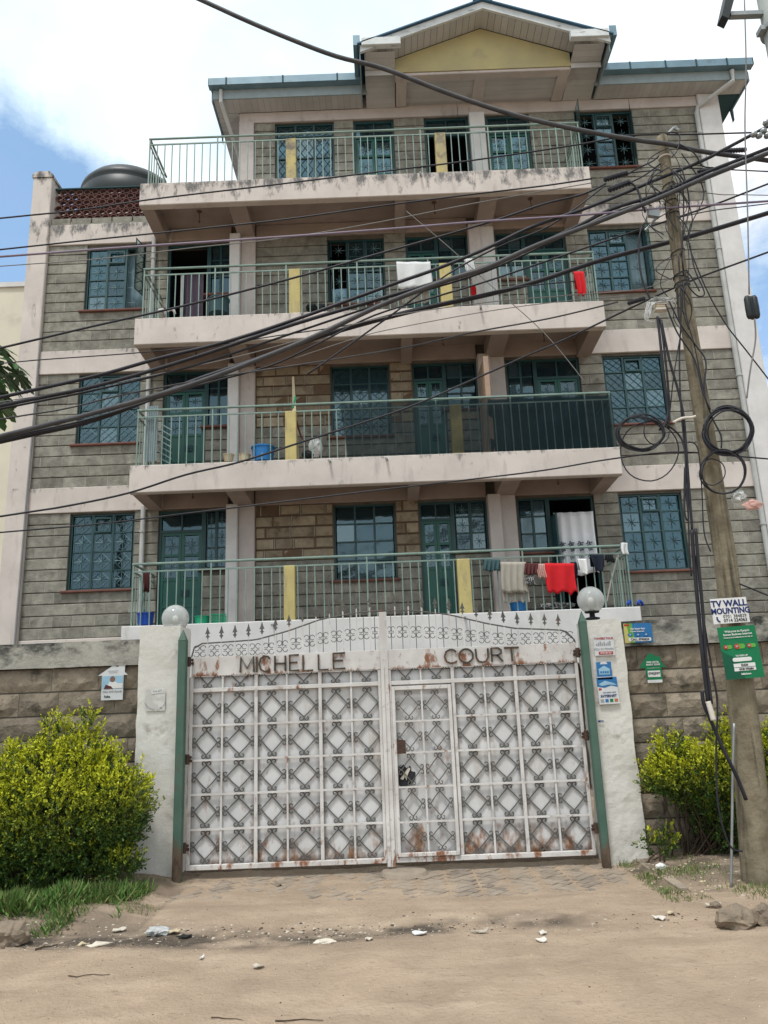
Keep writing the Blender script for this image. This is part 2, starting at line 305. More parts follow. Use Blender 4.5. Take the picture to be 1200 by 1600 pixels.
def text_mesh(s, size, bold=0.0):
    cu = bpy.data.curves.new('t', 'FONT'); cu.body = s; cu.size = size; cu.align_x = 'CENTER'; cu.align_y = 'CENTER'; cu.extrude = .0008; cu.offset = bold; cu.resolution_u = 3
    ob = bpy.data.objects.new('t', cu); COL.objects.link(ob)
    bpy.context.view_layer.update()
    dg = bpy.context.evaluated_depsgraph_get(); me = bpy.data.meshes.new_from_object(ob.evaluated_get(dg))
    bpy.data.objects.remove(ob); return me
def text(s, size, m, parent, x, z, y=-.003, name='lettering', sx=1.0, bold=0.0, rz=0):
    """flat print facing -Y, placed in the parent's own frame"""
    me = text_mesh(s, size, bold); me.materials.clear(); me.materials.append(MT[m])
    o = bpy.data.objects.new(name, me); COL.objects.link(o); o.parent = parent
    o.location = (x, y, z); o.rotation_euler = (R(90), rz, 0); o.scale = (sx, 1, 1); WL[o] = WL[parent] + Vector((x, y, z)); return o
def local(mb, name, m, parent, **k):
    """mesh given in the parent's own frame"""
    return mb_build_local(mb, name, m, parent, **k)
def mb_build_local(s, name, m, parent, smooth=False, label=None, kind=None):
    me = bpy.data.meshes.new(name); me.from_pydata([tuple(v) for v in s.v], [], s.f); me.update(); me.materials.append(MT[m])
    if smooth: me.polygons.foreach_set('use_smooth', [True] * len(me.polygons))
    o = bpy.data.objects.new(name, me); COL.objects.link(o); o.parent = parent; WL[o] = WL[parent].copy(); return tag(o, label, None, None, kind)
def fbm(x, y, s, seed=0): return noise.fractal(Vector((x * s, y * s, seed * 7.3)), 1, 2, 4)

# ================================================================== GROUND
def ground_h(x, y):
    z = .015 * fbm(x, y, .9, 1) + .010 * fbm(x, y, 3.1, 2) + .008 * fbm(x, y, 9, 3) - .012 * math.exp(-((y - 5.35 - .05 * math.sin(x)) / .10) ** 2) * (.6 + .8 * noise.noise(Vector((x, 1, 1)))) - .010 * math.exp(-((y - 4.85) / .08) ** 2)
    k = lambda a, b, v: max(0., min(1., (v - a) / (b - a)))
    z += -.035 * math.exp(-((y - 6.25 - .12 * math.sin(x * 1.7)) / .22) ** 2) * max(.2, min(1, (2.4 - x) / 1.2))      # shallow gutter along the road
    z += .075 * k(-2.1, -2.6, x) * k(6.5, 6.9, y)                                               # verge on the left
    z += .085 * k(2.1, 2.9, x) * k(6.7, 7.5, y)                                                  # earth bank on the right
    if y > 7.0 and -2.2 < x < 2.3: z -= (.015 + .008 * k(-.3, .8, x)) * k(7.0, 7.25, y)
    if abs(x) > 12 or y > 16 or y < -3: z *= .3
    return z
def axis(lo, hi, d, far, g=1.35):
    a = list(np.arange(lo, hi + 1e-6, d)); s = d; p = hi; b = []
    while p < far: s *= g; p += s; b.append(p)
    s = d; p = lo; c = []
    while p > -far: s *= g; p -= s; c.append(p)
    return c[::-1] + a + b
xs = axis(-5.0, 5.0, .032, 900); ys = axis(3.6, 8.8, .032, 900)
gv = [(x, y, ground_h(x, y)) for y in ys for x in xs]; nx = len(xs)
gf = [(j * nx + i, j * nx + i + 1, (j + 1) * nx + i + 1, (j + 1) * nx + i) for j in range(len(ys) - 1) for i in range(nx - 1)]
me = bpy.data.meshes.new('ground'); me.from_pydata(gv, [], gf); me.update()
me.polygons.foreach_set('use_smooth', [True] * len(me.polygons))
ca = me.color_attributes.new('tone', 'FLOAT_COLOR', 'POINT')
for i, (x, y, z) in enumerate(gv):
    d = 0
    n_ = fbm(x, y, 2.2, 5)
    band = math.exp(-((y - 6.28 - .12 * math.sin(x * 1.7)) / (.25 if x < -.9 else .18)) ** 2)
    if x < 1.9: d = max(0, min(1, (1.9 - x) / .9)) * band * max(0, min(1, .85 + 1.8 * n_ + (.45 if x < -1 else -.05))) + .25 * max(0, fbm(x, y, 14, 8)) * band
    if x < -2.0 and y > 6.1: d = max(d, .55 + .4 * n_)
    if x > 2.2 and y > 6.9: d = max(d, .45 + .5 * n_)
    d = max(0, min(1, d)); ca.data[i].color = (d, d, d, 1)
gm = mat('dusty_earth', (.365, .275, .198), (.28, .212, .152), 1.6, detail=12, rough=.98, bump=1.0, bscale=34, attr=(.075, .060, .047), stain=(.415, .322, .238), sscale=2.2, sth=(.50, .74), sstretch=(.5, 1.5, 1), stain2=(.19, .145, .105), s2scale=13, s2th=(.56, .76), s2stretch=(.7, 1.4, 1))
me.materials.append(gm)
g = bpy.data.objects.new('ground', me); COL.objects.link(g); g['kind'] = 'structure'; WL[g] = Vector((0, 0, 0))

# herringbone paving in front of the gate, half buried in dust
drive = MB().box(-2.12, 2.3, 7.15, 8.6, -.2, -.035).build('driveway', 'paver', kind='structure')
pv = []
for k in range(3):
    mb = MB(); c = .006; L_, W_ = .098 + .0005 * k, .0475
    mb.add([(-L_, -W_, -.04), (L_, -W_, -.04), (L_, W_, -.04), (-L_, W_, -.04), (-L_ + c, -W_ + c, 0), (L_ - c, -W_ + c, 0), (L_ - c, W_ - c, 0), (-L_ + c, W_ - c, 0)],
           [(4, 5, 6, 7), (0, 1, 5, 4), (1, 2, 6, 5), (2, 3, 7, 6), (3, 0, 4, 7)])
    m_ = bpy.data.meshes.new('paving_brick'); m_.from_pydata(mb.v, [], mb.f); m_.materials.append(MT['paver']); pv.append(m_)
cnt = 0; rest = MB()
ca_, sa_ = math.cos(R(45)), math.sin(R(45))
cand = []
for i in range(-40, 40):
    for j in range(-40, 40):
        for (ox, oy, a) in ((0, 0, 0), (.15, .05, 90)):
            # herringbone lattice: vectors (.1,.1) and (.2,-.2) in brick frame
            px_ = ox + i * .1 + j * .2; py_ = oy + i * .1 - j * .2
            x = px_ * ca_ - py_ * sa_; y = 7.75 + px_ * sa_ + py_ * ca_
            if -2.08 < x < 2.28 and 7.22 < y < 8.42: cand.append((-y, x, y, a + 45))
cand.sort(key=lambda t: (t[2] > 8.3, t[1] < 0 and t[2] < 7.6, t[2]))
for q, (_, x, y, a) in enumerate(cand):
    z = ground_h(x, y) * .35 - .0105 + random.uniform(-.004, .003) + .006 * (1 - min(1, abs(y - 7.2) / .35)) * -1
    if cnt < 290:
        inst(random.choice(pv), 'paving_brick', (x, y, z), drive, rot=(random.uniform(-.02, .02), random.uniform(-.02, .02), R(a))); cnt += 1
    else:
        c_, s_ = math.cos(R(a)), math.sin(R(a)); k = len(rest.v)
        rest.add([(x + c_ * u * .098 - s_ * v * .047, y + s_ * u * .098 + c_ * v * .047, z) for u, v in ((-1, -1), (1, -1), (1, 1), (-1, 1))], [(0, 1, 2, 3)])
if rest.v: rest.build('paving_brick', 'paver', drive, kind='stuff')
kb = MB()
for i in range(5): kb.bbox(2.33, 2.42, 7.0 + i * .28, 7.265 + i * .28, -.1, .035, .008)
kb.build('edge_kerb', 'paver', kind='structure')

# ================================================================== BUILDING
YW = 14.10                                   # face of the stonework
SL = [3.04, 5.86, 8.72, 11.62]               # balcony parapet tops
bld = thing('apartment_building', (0, YW, 0), 'four storey grey block apartment building with pink concrete bands, green balcony rails and gabled roof', 'building')
XL, XR = -6.76, 7.13
doors = {}
OPEN = [] # x0,x1,z0,z1
def op(x0, x1, z0, z1): OPEN.append((x0, x1, z0, z1))
for f, (s, hd) in enumerate(zip(SL[:3], (5.33, 8.19, 11.05))):
    sill = (3.87, 6.73, 9.60)[f]
    op(-5.95, -4.73, sill, hd)
    op(-4.27, -3.42, s - .12, hd); op(-3.42, -2.95, s + 1.15, hd)
    op(-.96, .21, (3.87, 6.68, 9.52)[f], hd - .02)
    op(.66, 1.30, s - .12, hd - .02); op(1.30, 1.95, s + 1.30, hd - .02)
    op(2.53, 3.10, s + 1.22, hd - .02); op(3.10, 3.98, s - .12, hd - .02)
    op(4.45, 5.65, (3.83, 6.72, 9.57)[f], hd - .02)
HD4 = 13.93
op(-2.04, -.77, 12.5, HD4); op(-.34, .53, 11.5, HD4); op(1.19, 2.14, 11.5, HD4); op(2.54, 3.47, 11.5, HD4); op(4.46, 5.70, 12.5, HD4)
# --- backing wall behind the stones (cells between openings)
def backing():
    mb = MB()
    X = sorted({XL - .3, XR + .3, -2.81} | {o[0] for o in OPEN} | {o[1] for o in OPEN}); Z = sorted({0, 11.6, 14.2} | {o[2] for o in OPEN} | {o[3] for o in OPEN})
    for j in range(len(Z) - 1):
        zc = (Z[j] + Z[j + 1]) / 2; run = None
        for i in range(len(X) - 1):
            xc = (X[i] + X[i + 1]) / 2
            solid = not any(o[0] < xc < o[1] and o[2] < zc < o[3] for o in OPEN) and (zc < 11.6 or xc > -2.81)
            if solid and run is None: run = X[i]
            if run is not None and (not solid): mb.box(run, X[i], YW + .028, YW + .25, Z[j], Z[j + 1]); run = None
        if run is not None: mb.box(run, X[-1], YW + .028, YW + .25, Z[j], Z[j + 1])
    return mb
wall = backing().build('wall', 'mortar_back', bld)
# solid sides, back and terrace floor so the block is whole from any side
sh = MB(); sh.box(XL - .34, XL - .28, YW + .26, 22, 0, 11.6); sh.box(XR + .30, XR + .36, YW + .26, 22, 0, 14.2); sh.box(XL - .3, XR + .3, 21.9, 22, 0, 14.2)
sh.box(XL - .3, XR + .3, YW + .26, 21.9, 11.45, 11.58); sh.box(-2.81, -2.70, YW + .26, 21.9, 11.6, 14.2)
sh.build('side_wall', 'conc', bld)
# --- stone blocks
bvar = []
for k in range(4):
    mb = MB(); r = lambda a: random.uniform(-a, a)
    c = .02
    mb.add([(-.5, 1, 0), (.5, 1, 0), (.5, 1, 1), (-.5, 1, 1), (-.5, .25, 0), (.5, .25, 0), (.5, .25, 1), (-.5, .25, 1),
            (-.5 + c, .0 + abs(r(.15)), .05), (.5 - c, abs(r(.15)), .05), (.5 - c, abs(r(.15)), .95), (-.5 + c, abs(r(.15)), .95)],
           [(8, 9, 10, 11), (4, 5, 9, 8), (5, 6, 10, 9), (6, 7, 11, 10), (7, 4, 8, 11), (0, 1, 5, 4), (1, 2, 6, 5), (2, 3, 7, 6), (3, 0, 4, 7)])
    m_ = bpy.data.meshes.new('block'); m_.from_pydata(mb.v, [], mb.f); m_.materials.append(MT['block']); bvar.append(m_)
btan = []
for m0_ in bvar:
    m1_ = m0_.copy(); m1_.materials.clear(); m1_.materials.append(MT['block_tan']); btan.append(m1_)
blocks = []; mort = MB()
def courses(x0, x1, z0, z1, ch, ph=0):
    n = max(1, round((z1 - z0) / ch)); h = (z1 - z0) / n
    for i in range(n):
        a, b = z0 + i * h, z0 + (i + 1) * h; zc = (a + b) / 2
        iv = [(x0, x1)]
        for o in OPEN:
            if o[2] - .02 < zc < o[3]:
                nv = []
                for u, v in iv:
                    if o[1] <= u or o[0] >= v: nv.append((u, v)); continue
                    if o[0] > u: nv.append((u, o[0]))
                    if o[1] < v: nv.append((o[1], v))
                iv = nv
        for u, v in iv:
            if v - u < .05: continue
            x = u - ((i + ph) % 2) * .2 - random.uniform(0, .06)
            while x < v - .02:
                l = random.choice((.36, .4, .4, .42, .46)); e = x + l
                if v - e < .12: e = v
                p, q = max(x, u), min(e, v)
                if q - p > .03: blocks.append((p + .004, q - .004, a + .009, b - .009))
                if e < v - .02: mort.box(e - .009, e + .009, YW + .007 + random.uniform(0, .003), YW + .029, a + .01, b - .01)
                x = e
rects = []
for f in range(3):
    z0 = (2.55, 5.86, 8.72)[f]; z1 = (5.36, 8.22, 11.12)[f]
    rects += [(XL, -2.95, z0, z1), (-2.44, 1.95, z0, z1), (2.48, XR, z0, z1)]
rects += [(-2.49, 2.16, 11.62, 13.95), (2.49, XR, 11.62, 13.95), (-2.81, -2.49, 11.3, 11.62)]
for i, (x0, x1, z0, z1) in enumerate(rects[:-1]): courses(x0, x1, z0, z1, .215, i)
n_ = 12; xx = XL
while xx < -4.6:
    blocks.append((xx + .004, min(xx + .42, -4.45) - .006, 11.605, 11.765)); xx += .43
# the largest in view are single parts, the rest one mesh
def seen_size(b):
    xc, zc = (b[0] + b[1]) / 2, (b[2] + b[3]) / 2
    d = YW * math.cos(TILT) + (zc - EYE) * math.sin(TILT)
    if -2.44 < xc < .66 and (4.25 < zc < 5.4 or 6.75 < zc < 8.3): return 9
    hid = -2.9 < xc < 4.0 and zc < 3.2 or zc < 2.75
    beh = 0.75 if -4.4 < xc < 4.1 else 1
    if hid or xc < -6.9: return 0
    return (b[1] - b[0]) * (b[3] - b[2]) / d / d * beh
blocks.sort(key=seen_size, reverse=True)
rest = MB(); rest2 = MB(); tmort = MB()
for k, (a, b, c, d) in enumerate(blocks):
    y = YW + random.uniform(-.002, .008)
    tan_ = (-2.44 < (a + b) / 2 < .66 or .3 < (a + b) / 2 < 2) and (4.25 < c < 5.4 or 6.75 < c < 8.3)
    if tan_:
        tmort.box(a - .004, b + .004, YW + .009, YW + .029, c - .003, d + .003); e_ = random.uniform(.010, .022); a, b, c, d = a + e_, b - e_, c + .012, d - .010
    if k < 295: inst(random.choice(btan if tan_ else bvar), 'block', ((a + b) / 2, y, c), wall, scale=(b - a, .027 if y < YW else .02, d - c))
    else: (rest2 if tan_ else rest).bbox(a, b, y, YW + .029, c, d, .007)
rest.build('block', 'block', wall, kind='stuff')
tmort.build('mortar_joint', mat('brown_mortar', (.15, .10, .062), (.11, .075, .05), 8, rough=1, bump=.4), wall, kind='stuff')
if rest2.v: rest2.build('block', 'block_tan', wall, kind='stuff')
mort.build('mortar_joint', 'mortar', wall, kind='stuff')
# --- concrete bands
def band(x0, x1, z0, z1, y=YW - .025, m='conc', name='concrete_band'): return MB().bbox(x0, x1, y, YW + .24, z0, z1, .01).build(name, m, bld)
for z0, z1 in ((5.36, 5.86), (8.22, 8.72), (11.12, 11.60)):
    band(XL, -4.2, z0, z1); band(3.99, XR, z0, z1)
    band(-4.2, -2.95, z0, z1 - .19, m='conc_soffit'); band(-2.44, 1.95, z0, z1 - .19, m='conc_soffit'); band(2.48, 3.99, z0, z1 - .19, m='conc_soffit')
band(XL, -4.55, 2.2, 2.98); band(4.3, XR, 2.2, 2.55)
band(-2.81, XR, 13.95, 14.205, m='conc_col'); MB().box(-.2, 5.0, YW, YW + .1, 14.206, 14.6).build('gable_wall', 'conc_col', bld)
MB().bbox(-7.16, XL, YW - .09, YW + .5, 0, 12.72, .015).prism([(-7.18, 12.72), (-6.74, 12.72), (-6.74, 12.78), (-6.82, 12.86), (-7.10, 12.86), (-7.18, 12.78)], YW - .11, YW + .5).build('corner_pilaster', 'conc', bld)
MB().bbox(XR, 7.58, YW - .09, YW + .5, 0, 14.2, .015).build('corner_pilaster', 'conc_white', bld)
MB().bbox(-2.81, -2.49, YW - .06, YW + .2, 11.6, 13.95, .012).build('column', 'conc_col', bld)
MB().bbox(2.16, 2.49, YW - .10, YW + .2, 11.6, 13.95, .012).build('column', 'conc_white', bld)
for f in range(3):
    z0, z1 = SL[f] - .1, (5.36, 8.22, 11.12)[f]
    MB().bbox(-2.95, -2.74, YW - .22, YW + .1, z0, z1, .012).build('column', 'conc_white', bld)
    MB().bbox(-2.737, -2.44, YW - .09, YW + .1, z0, z1, .012).build('column', 'conc_col', bld)
    MB().bbox(1.95, 2.19, YW - .22, YW + .1, z0, z1, .012).build('column', 'conc_col', bld)
    MB().bbox(2.193, 2.48, YW - .12, YW + .1, z0, z1, .012).build('column', 'conc_white' if f == 2 else 'conc_col', bld)
MB().box(1.93, 2.02, 13.02, 13.86, 5.9, 7.75).build('partition_board', mat('brown_board', (.36, .25, .18), (.28, .2, .15), 4, stain=(.5, .46, .4), sscale=3, sth=(.6, .75)), bld)
# --- balcony slabs: front beam, slab and cross beams
balc = []
for f, (s, b0) in enumerate(zip(SL, (2.15, 5.36, 8.19, 11.13))):
    xl, xr = ((-4.47, 4.23), (-4.45, 4.20), (-4.48, 4.22), (-4.50, 4.25))[f]
    m = 'conc_white' if f == 0 else 'conc'
    mb = MB().bbox(xl, xr, 12.90, 13.05, b0, s, .012); mb.box(xl, xl + .13, 13.05, YW - .03, s - .3, s - .01); mb.box(xr - .13, xr, 13.05, YW - .03, s - .3, s - .01)
    sl = mb.build('balcony_slab', m, bld)
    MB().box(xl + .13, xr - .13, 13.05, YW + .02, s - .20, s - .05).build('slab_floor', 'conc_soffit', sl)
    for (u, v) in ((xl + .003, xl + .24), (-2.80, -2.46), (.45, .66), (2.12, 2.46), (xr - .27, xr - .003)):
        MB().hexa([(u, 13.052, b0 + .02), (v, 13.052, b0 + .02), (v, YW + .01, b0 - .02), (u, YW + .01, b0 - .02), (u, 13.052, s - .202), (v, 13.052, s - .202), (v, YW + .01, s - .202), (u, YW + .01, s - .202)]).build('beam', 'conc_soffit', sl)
    balc.append(sl)
    # hanging bulb flex with a ceiling rose
    if f:
        for x in (-3.5, 1.25, 3.2):
            if random.random() < .95:
                h = MB(); h.lathe([(.05, 0), (.05, .012)], (x, 13.55, s - .213), 12); h.tube([(x, 13.55, s - .21), (x + .01, 13.55, s - .42)], .008, 6); h.lathe([(.012, 0), (.02, .02), (.02, .05), (.01, .06)], (x + .01, 13.55, s - .47), 8)
                h.build('ceiling_rose', mat('brown_fitting', (.14, .09, .07)), sl)
    # spout
    for x in ((-1.9, 1.3), (-.9, .1), (-1.35, 1.95), (.98,))[f]:
        MB().tube([(x, 12.98, s - .06), (x - .03, 12.78, s - .085)], .022, 8).build('drain_spout', 'grey_print', sl)
# --- railings
for f, s in enumerate(SL):
    y = 12.97; xl, xr = (-4.36, 4.14) if f else (-4.33, 4.15)
    if f == 0: xr = 4.12
    mb = MB(); mb.tube([(xl - .02, y, s + 1.06), (xr + .02, y, s + 1.06)], .022, 8); mb.box(xl, xr, y - .011, y + .011, s + .915, s + .94)
    mb.tube([(xl, y, s + 1.06), (xl, YW, s + 1.06)], .022, 8); mb.box(xl - .011, xl + .011, y, YW, s + .915, s + .94)
    mb.tube([(xr, y, s + 1.06), (xr, YW, s + 1.06)], .022, 8); mb.box(xr - .011, xr + .011, y, YW, s + .915, s + .94)
    rl = mb.build('railing', 'rail', bld)
    pm = bpy.data.meshes.new('baluster'); q = MB().box(-.0085, .0085, -.0085, .0085, 0, .95); pm.from_pydata(q.v, [], q.f); pm.materials.append(MT['rail'])
    pl_ = bpy.data.meshes.new('rail_post'); q = MB().box(-.012, .012, -.012, .012, 0, 1.07); pl_.from_pydata(q.v, [], q.f); pl_.materials.append(MT['rail'])
    ypx = ((-1.75, -1.56), (1.21, 1.43)) if f == 0 else ((-1.71, -1.51), (1.26, 1.46)) if f == 1 else ((-1.62, -1.41), (1.22, 1.44)) if f == 2 else ((-1.66, -1.46), (1.29, 1.50))
    n_ = int((xr - xl) / .148); st = (xr - xl) / n_
    for i in range(n_ + 1):
        x = xl + i * st
        if any(a - .02 < x < b + .02 for a, b in ypx): continue
        if i % 9 == 0 or i == n_: inst(pl_, 'rail_post', (x, y, s - .01), rl)
        else: inst(pm, 'baluster', (x + random.uniform(-.006, .006), y, s - .01), rl, rot=(0, random.uniform(-.006, .006), 0))
    for xx in (xl, xr):
        for k in range(1, 7): inst(pm, 'baluster', (xx, y + k * .15, s - .02), rl)
    for k, (a, b) in enumerate(ypx):
        MB().bbox(a, b, 12.925, 13.10, s - .005, s + .93, .01).build('yellow_post', 'yellow_dirty' if (f == 3) else 'yellow', bld)

# ------------------------------------------------------------------ windows and doors
def star(mb, x0, x1, z0, z1, y, kind):
    xc, zc = (x0 + x1) / 2, (z0 + z1) / 2; w, h = (x1 - x0) / 2 * .95, (z1 - z0) / 2 * .95; r = .0056
    if kind == 'lattice':
        for a, b in (((-1, -1), (1, 1)), ((-1, 1), (1, -1)), ((0, -1), (1, 0)), ((1, 0), (0, 1)), ((0, 1), (-1, 0)), ((-1, 0), (0, -1))):
            mb.tube([(xc + a[0] * w, y, zc + a[1] * h), (xc + b[0] * w, y, zc + b[1] * h)], r, 3, cap=False)
    else:
        for k in range(8):
            a = k * math.pi / 4; L_ = .55 if k % 2 else .8
            mb.tube([(xc, y, zc), (xc + math.cos(a) * w * L_ * 1.1, y, zc + math.sin(a) * h * L_ * 1.1)], r, 3, cap=False)
        for sx in (-1, 1):
            for sz in (-1, 1): mb.tube([(xc + sx * w, y, zc), (xc, y, zc + sz * h)], r, 3, cap=False) if kind == 'star2' else None
        mb.tube([(xc - w, y, zc - h), (xc - w, y, zc + h)], r, 3, cap=False); mb.tube([(xc + w, y, zc - h), (xc + w, y, zc + h)], r, 3, cap=False)
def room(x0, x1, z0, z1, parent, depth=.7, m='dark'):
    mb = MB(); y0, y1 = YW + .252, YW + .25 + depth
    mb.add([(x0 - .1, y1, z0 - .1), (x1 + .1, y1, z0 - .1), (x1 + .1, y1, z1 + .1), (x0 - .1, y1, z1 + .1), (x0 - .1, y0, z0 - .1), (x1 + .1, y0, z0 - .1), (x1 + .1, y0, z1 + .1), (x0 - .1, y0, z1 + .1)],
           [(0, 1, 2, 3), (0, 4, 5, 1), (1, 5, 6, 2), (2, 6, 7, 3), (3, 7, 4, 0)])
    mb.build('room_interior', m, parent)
def drape(x0, x1, z0, z1, y, name, m, parent, folds=6, amp=.03, nz=6, wave=.0, **k):
    nx_ = folds * 6; vs = []; fs = []
    for j in range(nz + 1):
        t = j / nz
        for i in range(nx_ + 1):
            u = i / nx_
            vs.append((x0 + (x1 - x0) * u + wave * math.sin(t * 5 + u * 3) * .3, y + amp * (.4 + .6 * t) * math.sin(u * folds * 2 * math.pi + math.sin(t * 2.5 + u * 4) * .8) , z1 + (z0 - z1) * t + (wave * math.sin(u * 9) * t)))
    for j in range(nz):
        for i in range(nx_):
            a = j * (nx_ + 1) + i; fs.append((a, a + nx_ + 1, a + nx_ + 2, a + 1))
    mb = MB().add(vs, fs); o = mb.build(name, m, parent, smooth=True, **k)
    so = o.modifiers.new('s', 'SOLIDIFY'); so.thickness = .006
    return o
def pane_box(w_, h_): return MB().box(-w_ / 2, w_ / 2, -.002, .002, 0, h_)
def window(x0, x1, z0, z1, parent=None, name='window', cols=3, rows=(.24, .26, .26, .24), grille='star', sill=True, glass='glass', curtain=None, vent=True, gm='grille', opened=(), dark=False):
    y = YW + .085
    mb = MB(); t = .035
    mb.box(x0, x1, y - .02, y + .03, z1 - t, z1); mb.box(x0, x1, y - .02, y + .03, z0, z0 + t)
    mb.box(x0, x0 + t, y - .02, y + .03, z0 + t, z1 - t); mb.box(x1 - t, x1, y - .02, y + .03, z0 + t, z1 - t)
    cw = (x1 - x0 - 2 * t) / cols
    for c in range(1, cols): mb.box(x0 + t + cw * c - .02, x0 + t + cw * c + .02, y - .026, y + .03, z0 + t, z1 - t)
    H = z1 - z0 - 2 * t; zz = [z1 - t]
    for r_ in rows: zz.append(zz[-1] - H * r_)
    for c in range(cols):
        if c in opened: continue
        for z in zz[1:-1]: mb.box(x0 + t + cw * c + .02, x0 + t + cw * (c + 1) - .02, y - .016, y + .02, z - .012, z + .012)
    if vent and rows[0] > .15:
        c = cols // 2; a, b = x0 + t + cw * c + .03, x0 + t + cw * (c + 1) - .03
        mb.box(a, b, y - .05, y - .027, zz[0] - .07, zz[0] - .035); mb.box(a, b, y - .05, y - .027, zz[1] + .005, zz[1] + .035); mb.box(a, a + .025, y - .05, y - .027, zz[1] + .036, zz[0] - .071); mb.box(b - .025, b, y - .05, y - .027, zz[1] + .036, zz[0] - .071)
    o = mb.build(name, 'teal', parent or bld)
    gr = MB()
    for c in range(cols):
        for r_ in range(len(rows)):
            a, b = x0 + t + cw * c + .02, x0 + t + cw * (c + 1) - .02; u, v = zz[r_ + 1] + .012, zz[r_] - .012
            if c not in opened:
                inst(get_pane(round(b - a, 3), round(v - u, 3), random.choice((glass, glass, glass, 'glass_pale', 'glass_dk') if glass == 'glass' else (glass,))), 'pane', ((a + b) / 2, y + .01, u), o, rot=(random.uniform(-.012, .012), 0, random.uniform(-.02, .02)))
            if grille: star(gr, a, b, u, v, y - .004 if c not in opened else y + .02, grille)
    if grille and gr.v: gr.build('grille', gm, o)
    if sill: MB().bbox(x0 - .09, x1 + .05, YW - .06, YW + .24, z0 - .045, z0 - .002, .01).build('sill', 'sill', o)
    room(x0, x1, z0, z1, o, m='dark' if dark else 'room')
    if curtain: drape(x0 + .02, x1 - .02, z0, z1 - .03, YW + .20, 'curtain', curtain, o, folds=9, amp=.012, nz=3)
    return o
PANES = {}
def get_pane(w_, h_, g_):
    k = (w_, h_, g_)
    if k not in PANES:
        q = pane_box(w_, h_); m_ = bpy.data.meshes.new('pane'); m_.from_pydata(q.v, [], q.f); m_.materials.append(MT[g_]); PANES[k] = m_
    return PANES[k]
def casement(xh, z0, z1, w_, ang, parent, side=1):
    """open steel sash hinged at xh, swung out by ang degrees"""
    y = YW + .06; c, s = math.cos(R(ang)), math.sin(R(ang)); mb = MB(); gl = MB()
    def P(u, v, z): return (xh + side * (c * u) - 0 * v, y - s * u - v, z)
    def bar(u0, u1, a, b):
        mb.hexa([P(u0, 0, a), P(u1, 0, a), P(u1, .02, a), P(u0, .02, a), P(u0, 0, b), P(u1, 0, b), P(u1, .02, b), P(u0, .02, b)])
    bar(0, .035, z0, z1); bar(w_ - .035, w_, z0, z1); bar(.035, w_ - .035, z0, z0 + .03); bar(.035, w_ - .035, z1 - .03, z1)
    for k in (1, 2, 3): zz = z0 + (z1 - z0) * k / 4; bar(.035, w_ - .035, zz - .01, zz + .01)
    o = mb.build('open_casement', 'teal', parent)
    gl.add([P(.03, .01, z0 + .02), P(w_ - .03, .01, z0 + .02), P(w_ - .03, .01, z1 - .02), P(.03, .01, z1 - .02)], [(0, 1, 2, 3)])
    return o, gl.build('casement_glass', 'glass', parent)
def door(x0, x1, z0, z1, trans=None, opened=False, leaves=2, panes=True, frame=True, pale=False, dark=True, glass='glass', prows=2):
    y = YW + .09; t = .045; tz = trans if trans else z1
    mb = MB(); mb.box(x0, x0 + t, y - .03, y + .04, z0, z1); mb.box(x1 - t, x1, y - .03, y + .04, z0, z1); mb.box(x0 + t, x1 - t, y - .03, y + .04, z1 - t, z1)
    if trans: mb.box(x0 + t, x1 - t, y - .032, y + .04, trans - .025, trans + .025)
    d = mb.build('door', 'teal', bld)
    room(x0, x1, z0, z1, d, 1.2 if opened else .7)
    if trans:
        n_ = 2; w_ = (x1 - x0 - 2 * t) / n_; br = MB()
        for k in range(n_):
            a = x0 + t + k * w_
            inst(get_pane(round(w_ - .02, 3), round(z1 - t - trans - .035, 3), 'glass_dk'), 'pane', (a + w_ / 2, y + .01, trans + .03), d, rot=(random.uniform(-.01, .01), 0, random.uniform(-.02, .02)))
        br.box((x0 + x1) / 2 - .015, (x0 + x1) / 2 + .015, y - .02, y + .02, trans + .025, z1 - t); br.build('transom_bar', 'teal', d)
    if opened: return d
    a, b = x0 + t, x1 - t; zt = tz - (.025 if trans else t); zp = z0 + (zt - z0) * .545
    lf = MB(); W_ = (b - a) / leaves
    leaf = MB().box(a, b, y + .004, y + .03, z0, zp)
    for k in range(leaves):
        u, v = a + k * W_, a + (k + 1) * W_
        e = .05
        for (q0, q1) in ((u + .003, u + e), (v - e, v - .003)): leaf.box(q0, q1, y - .012, y + .0035, z0, zt)
        for zz in (z0, z0 + (zp - z0) * .48, zp - .04, zp + (zt - zp) * .5 - .02, zt - .05): leaf.box(u + e, v - e, y - .012, y + .0035, zz, zz + .05)
    lo = leaf.build('door_leaf', 'green_door', d)
    gr = MB(); zs = [zp + .01 + (zt - .05 - zp - .01) * q / prows for q in range(prows + 1)]
    for k in range(leaves):
        u, v = a + k * W_ + .05, a + (k + 1) * W_ - .05
        for q in range(prows):
            inst(get_pane(round(v - u, 3), round(zs[q + 1] - zs[q] - .02, 3), glass), 'pane', ((u + v) / 2, y + .012, zs[q] + .01), d, rot=(random.uniform(-.015, .015), 0, random.uniform(-.03, .03)))
            star(gr, u, v, zs[q] + .02, zs[q + 1] - .02, y - .008, 'star')
            MB_ = leaf
    gr.build('grille', 'grille_lt', d)
    h = MB().box((a + b) / 2 + .02, (a + b) / 2 + .16, y - .03, y - .013, zp - .34, zp - .22); h.tube([((a + b) / 2 + .05, y - .04, zp - .28), ((a + b) / 2 + .13, y - .04, zp - .28)], .009, 6)
    h.build('bolt_plate', 'dark_teal', d)
    return d
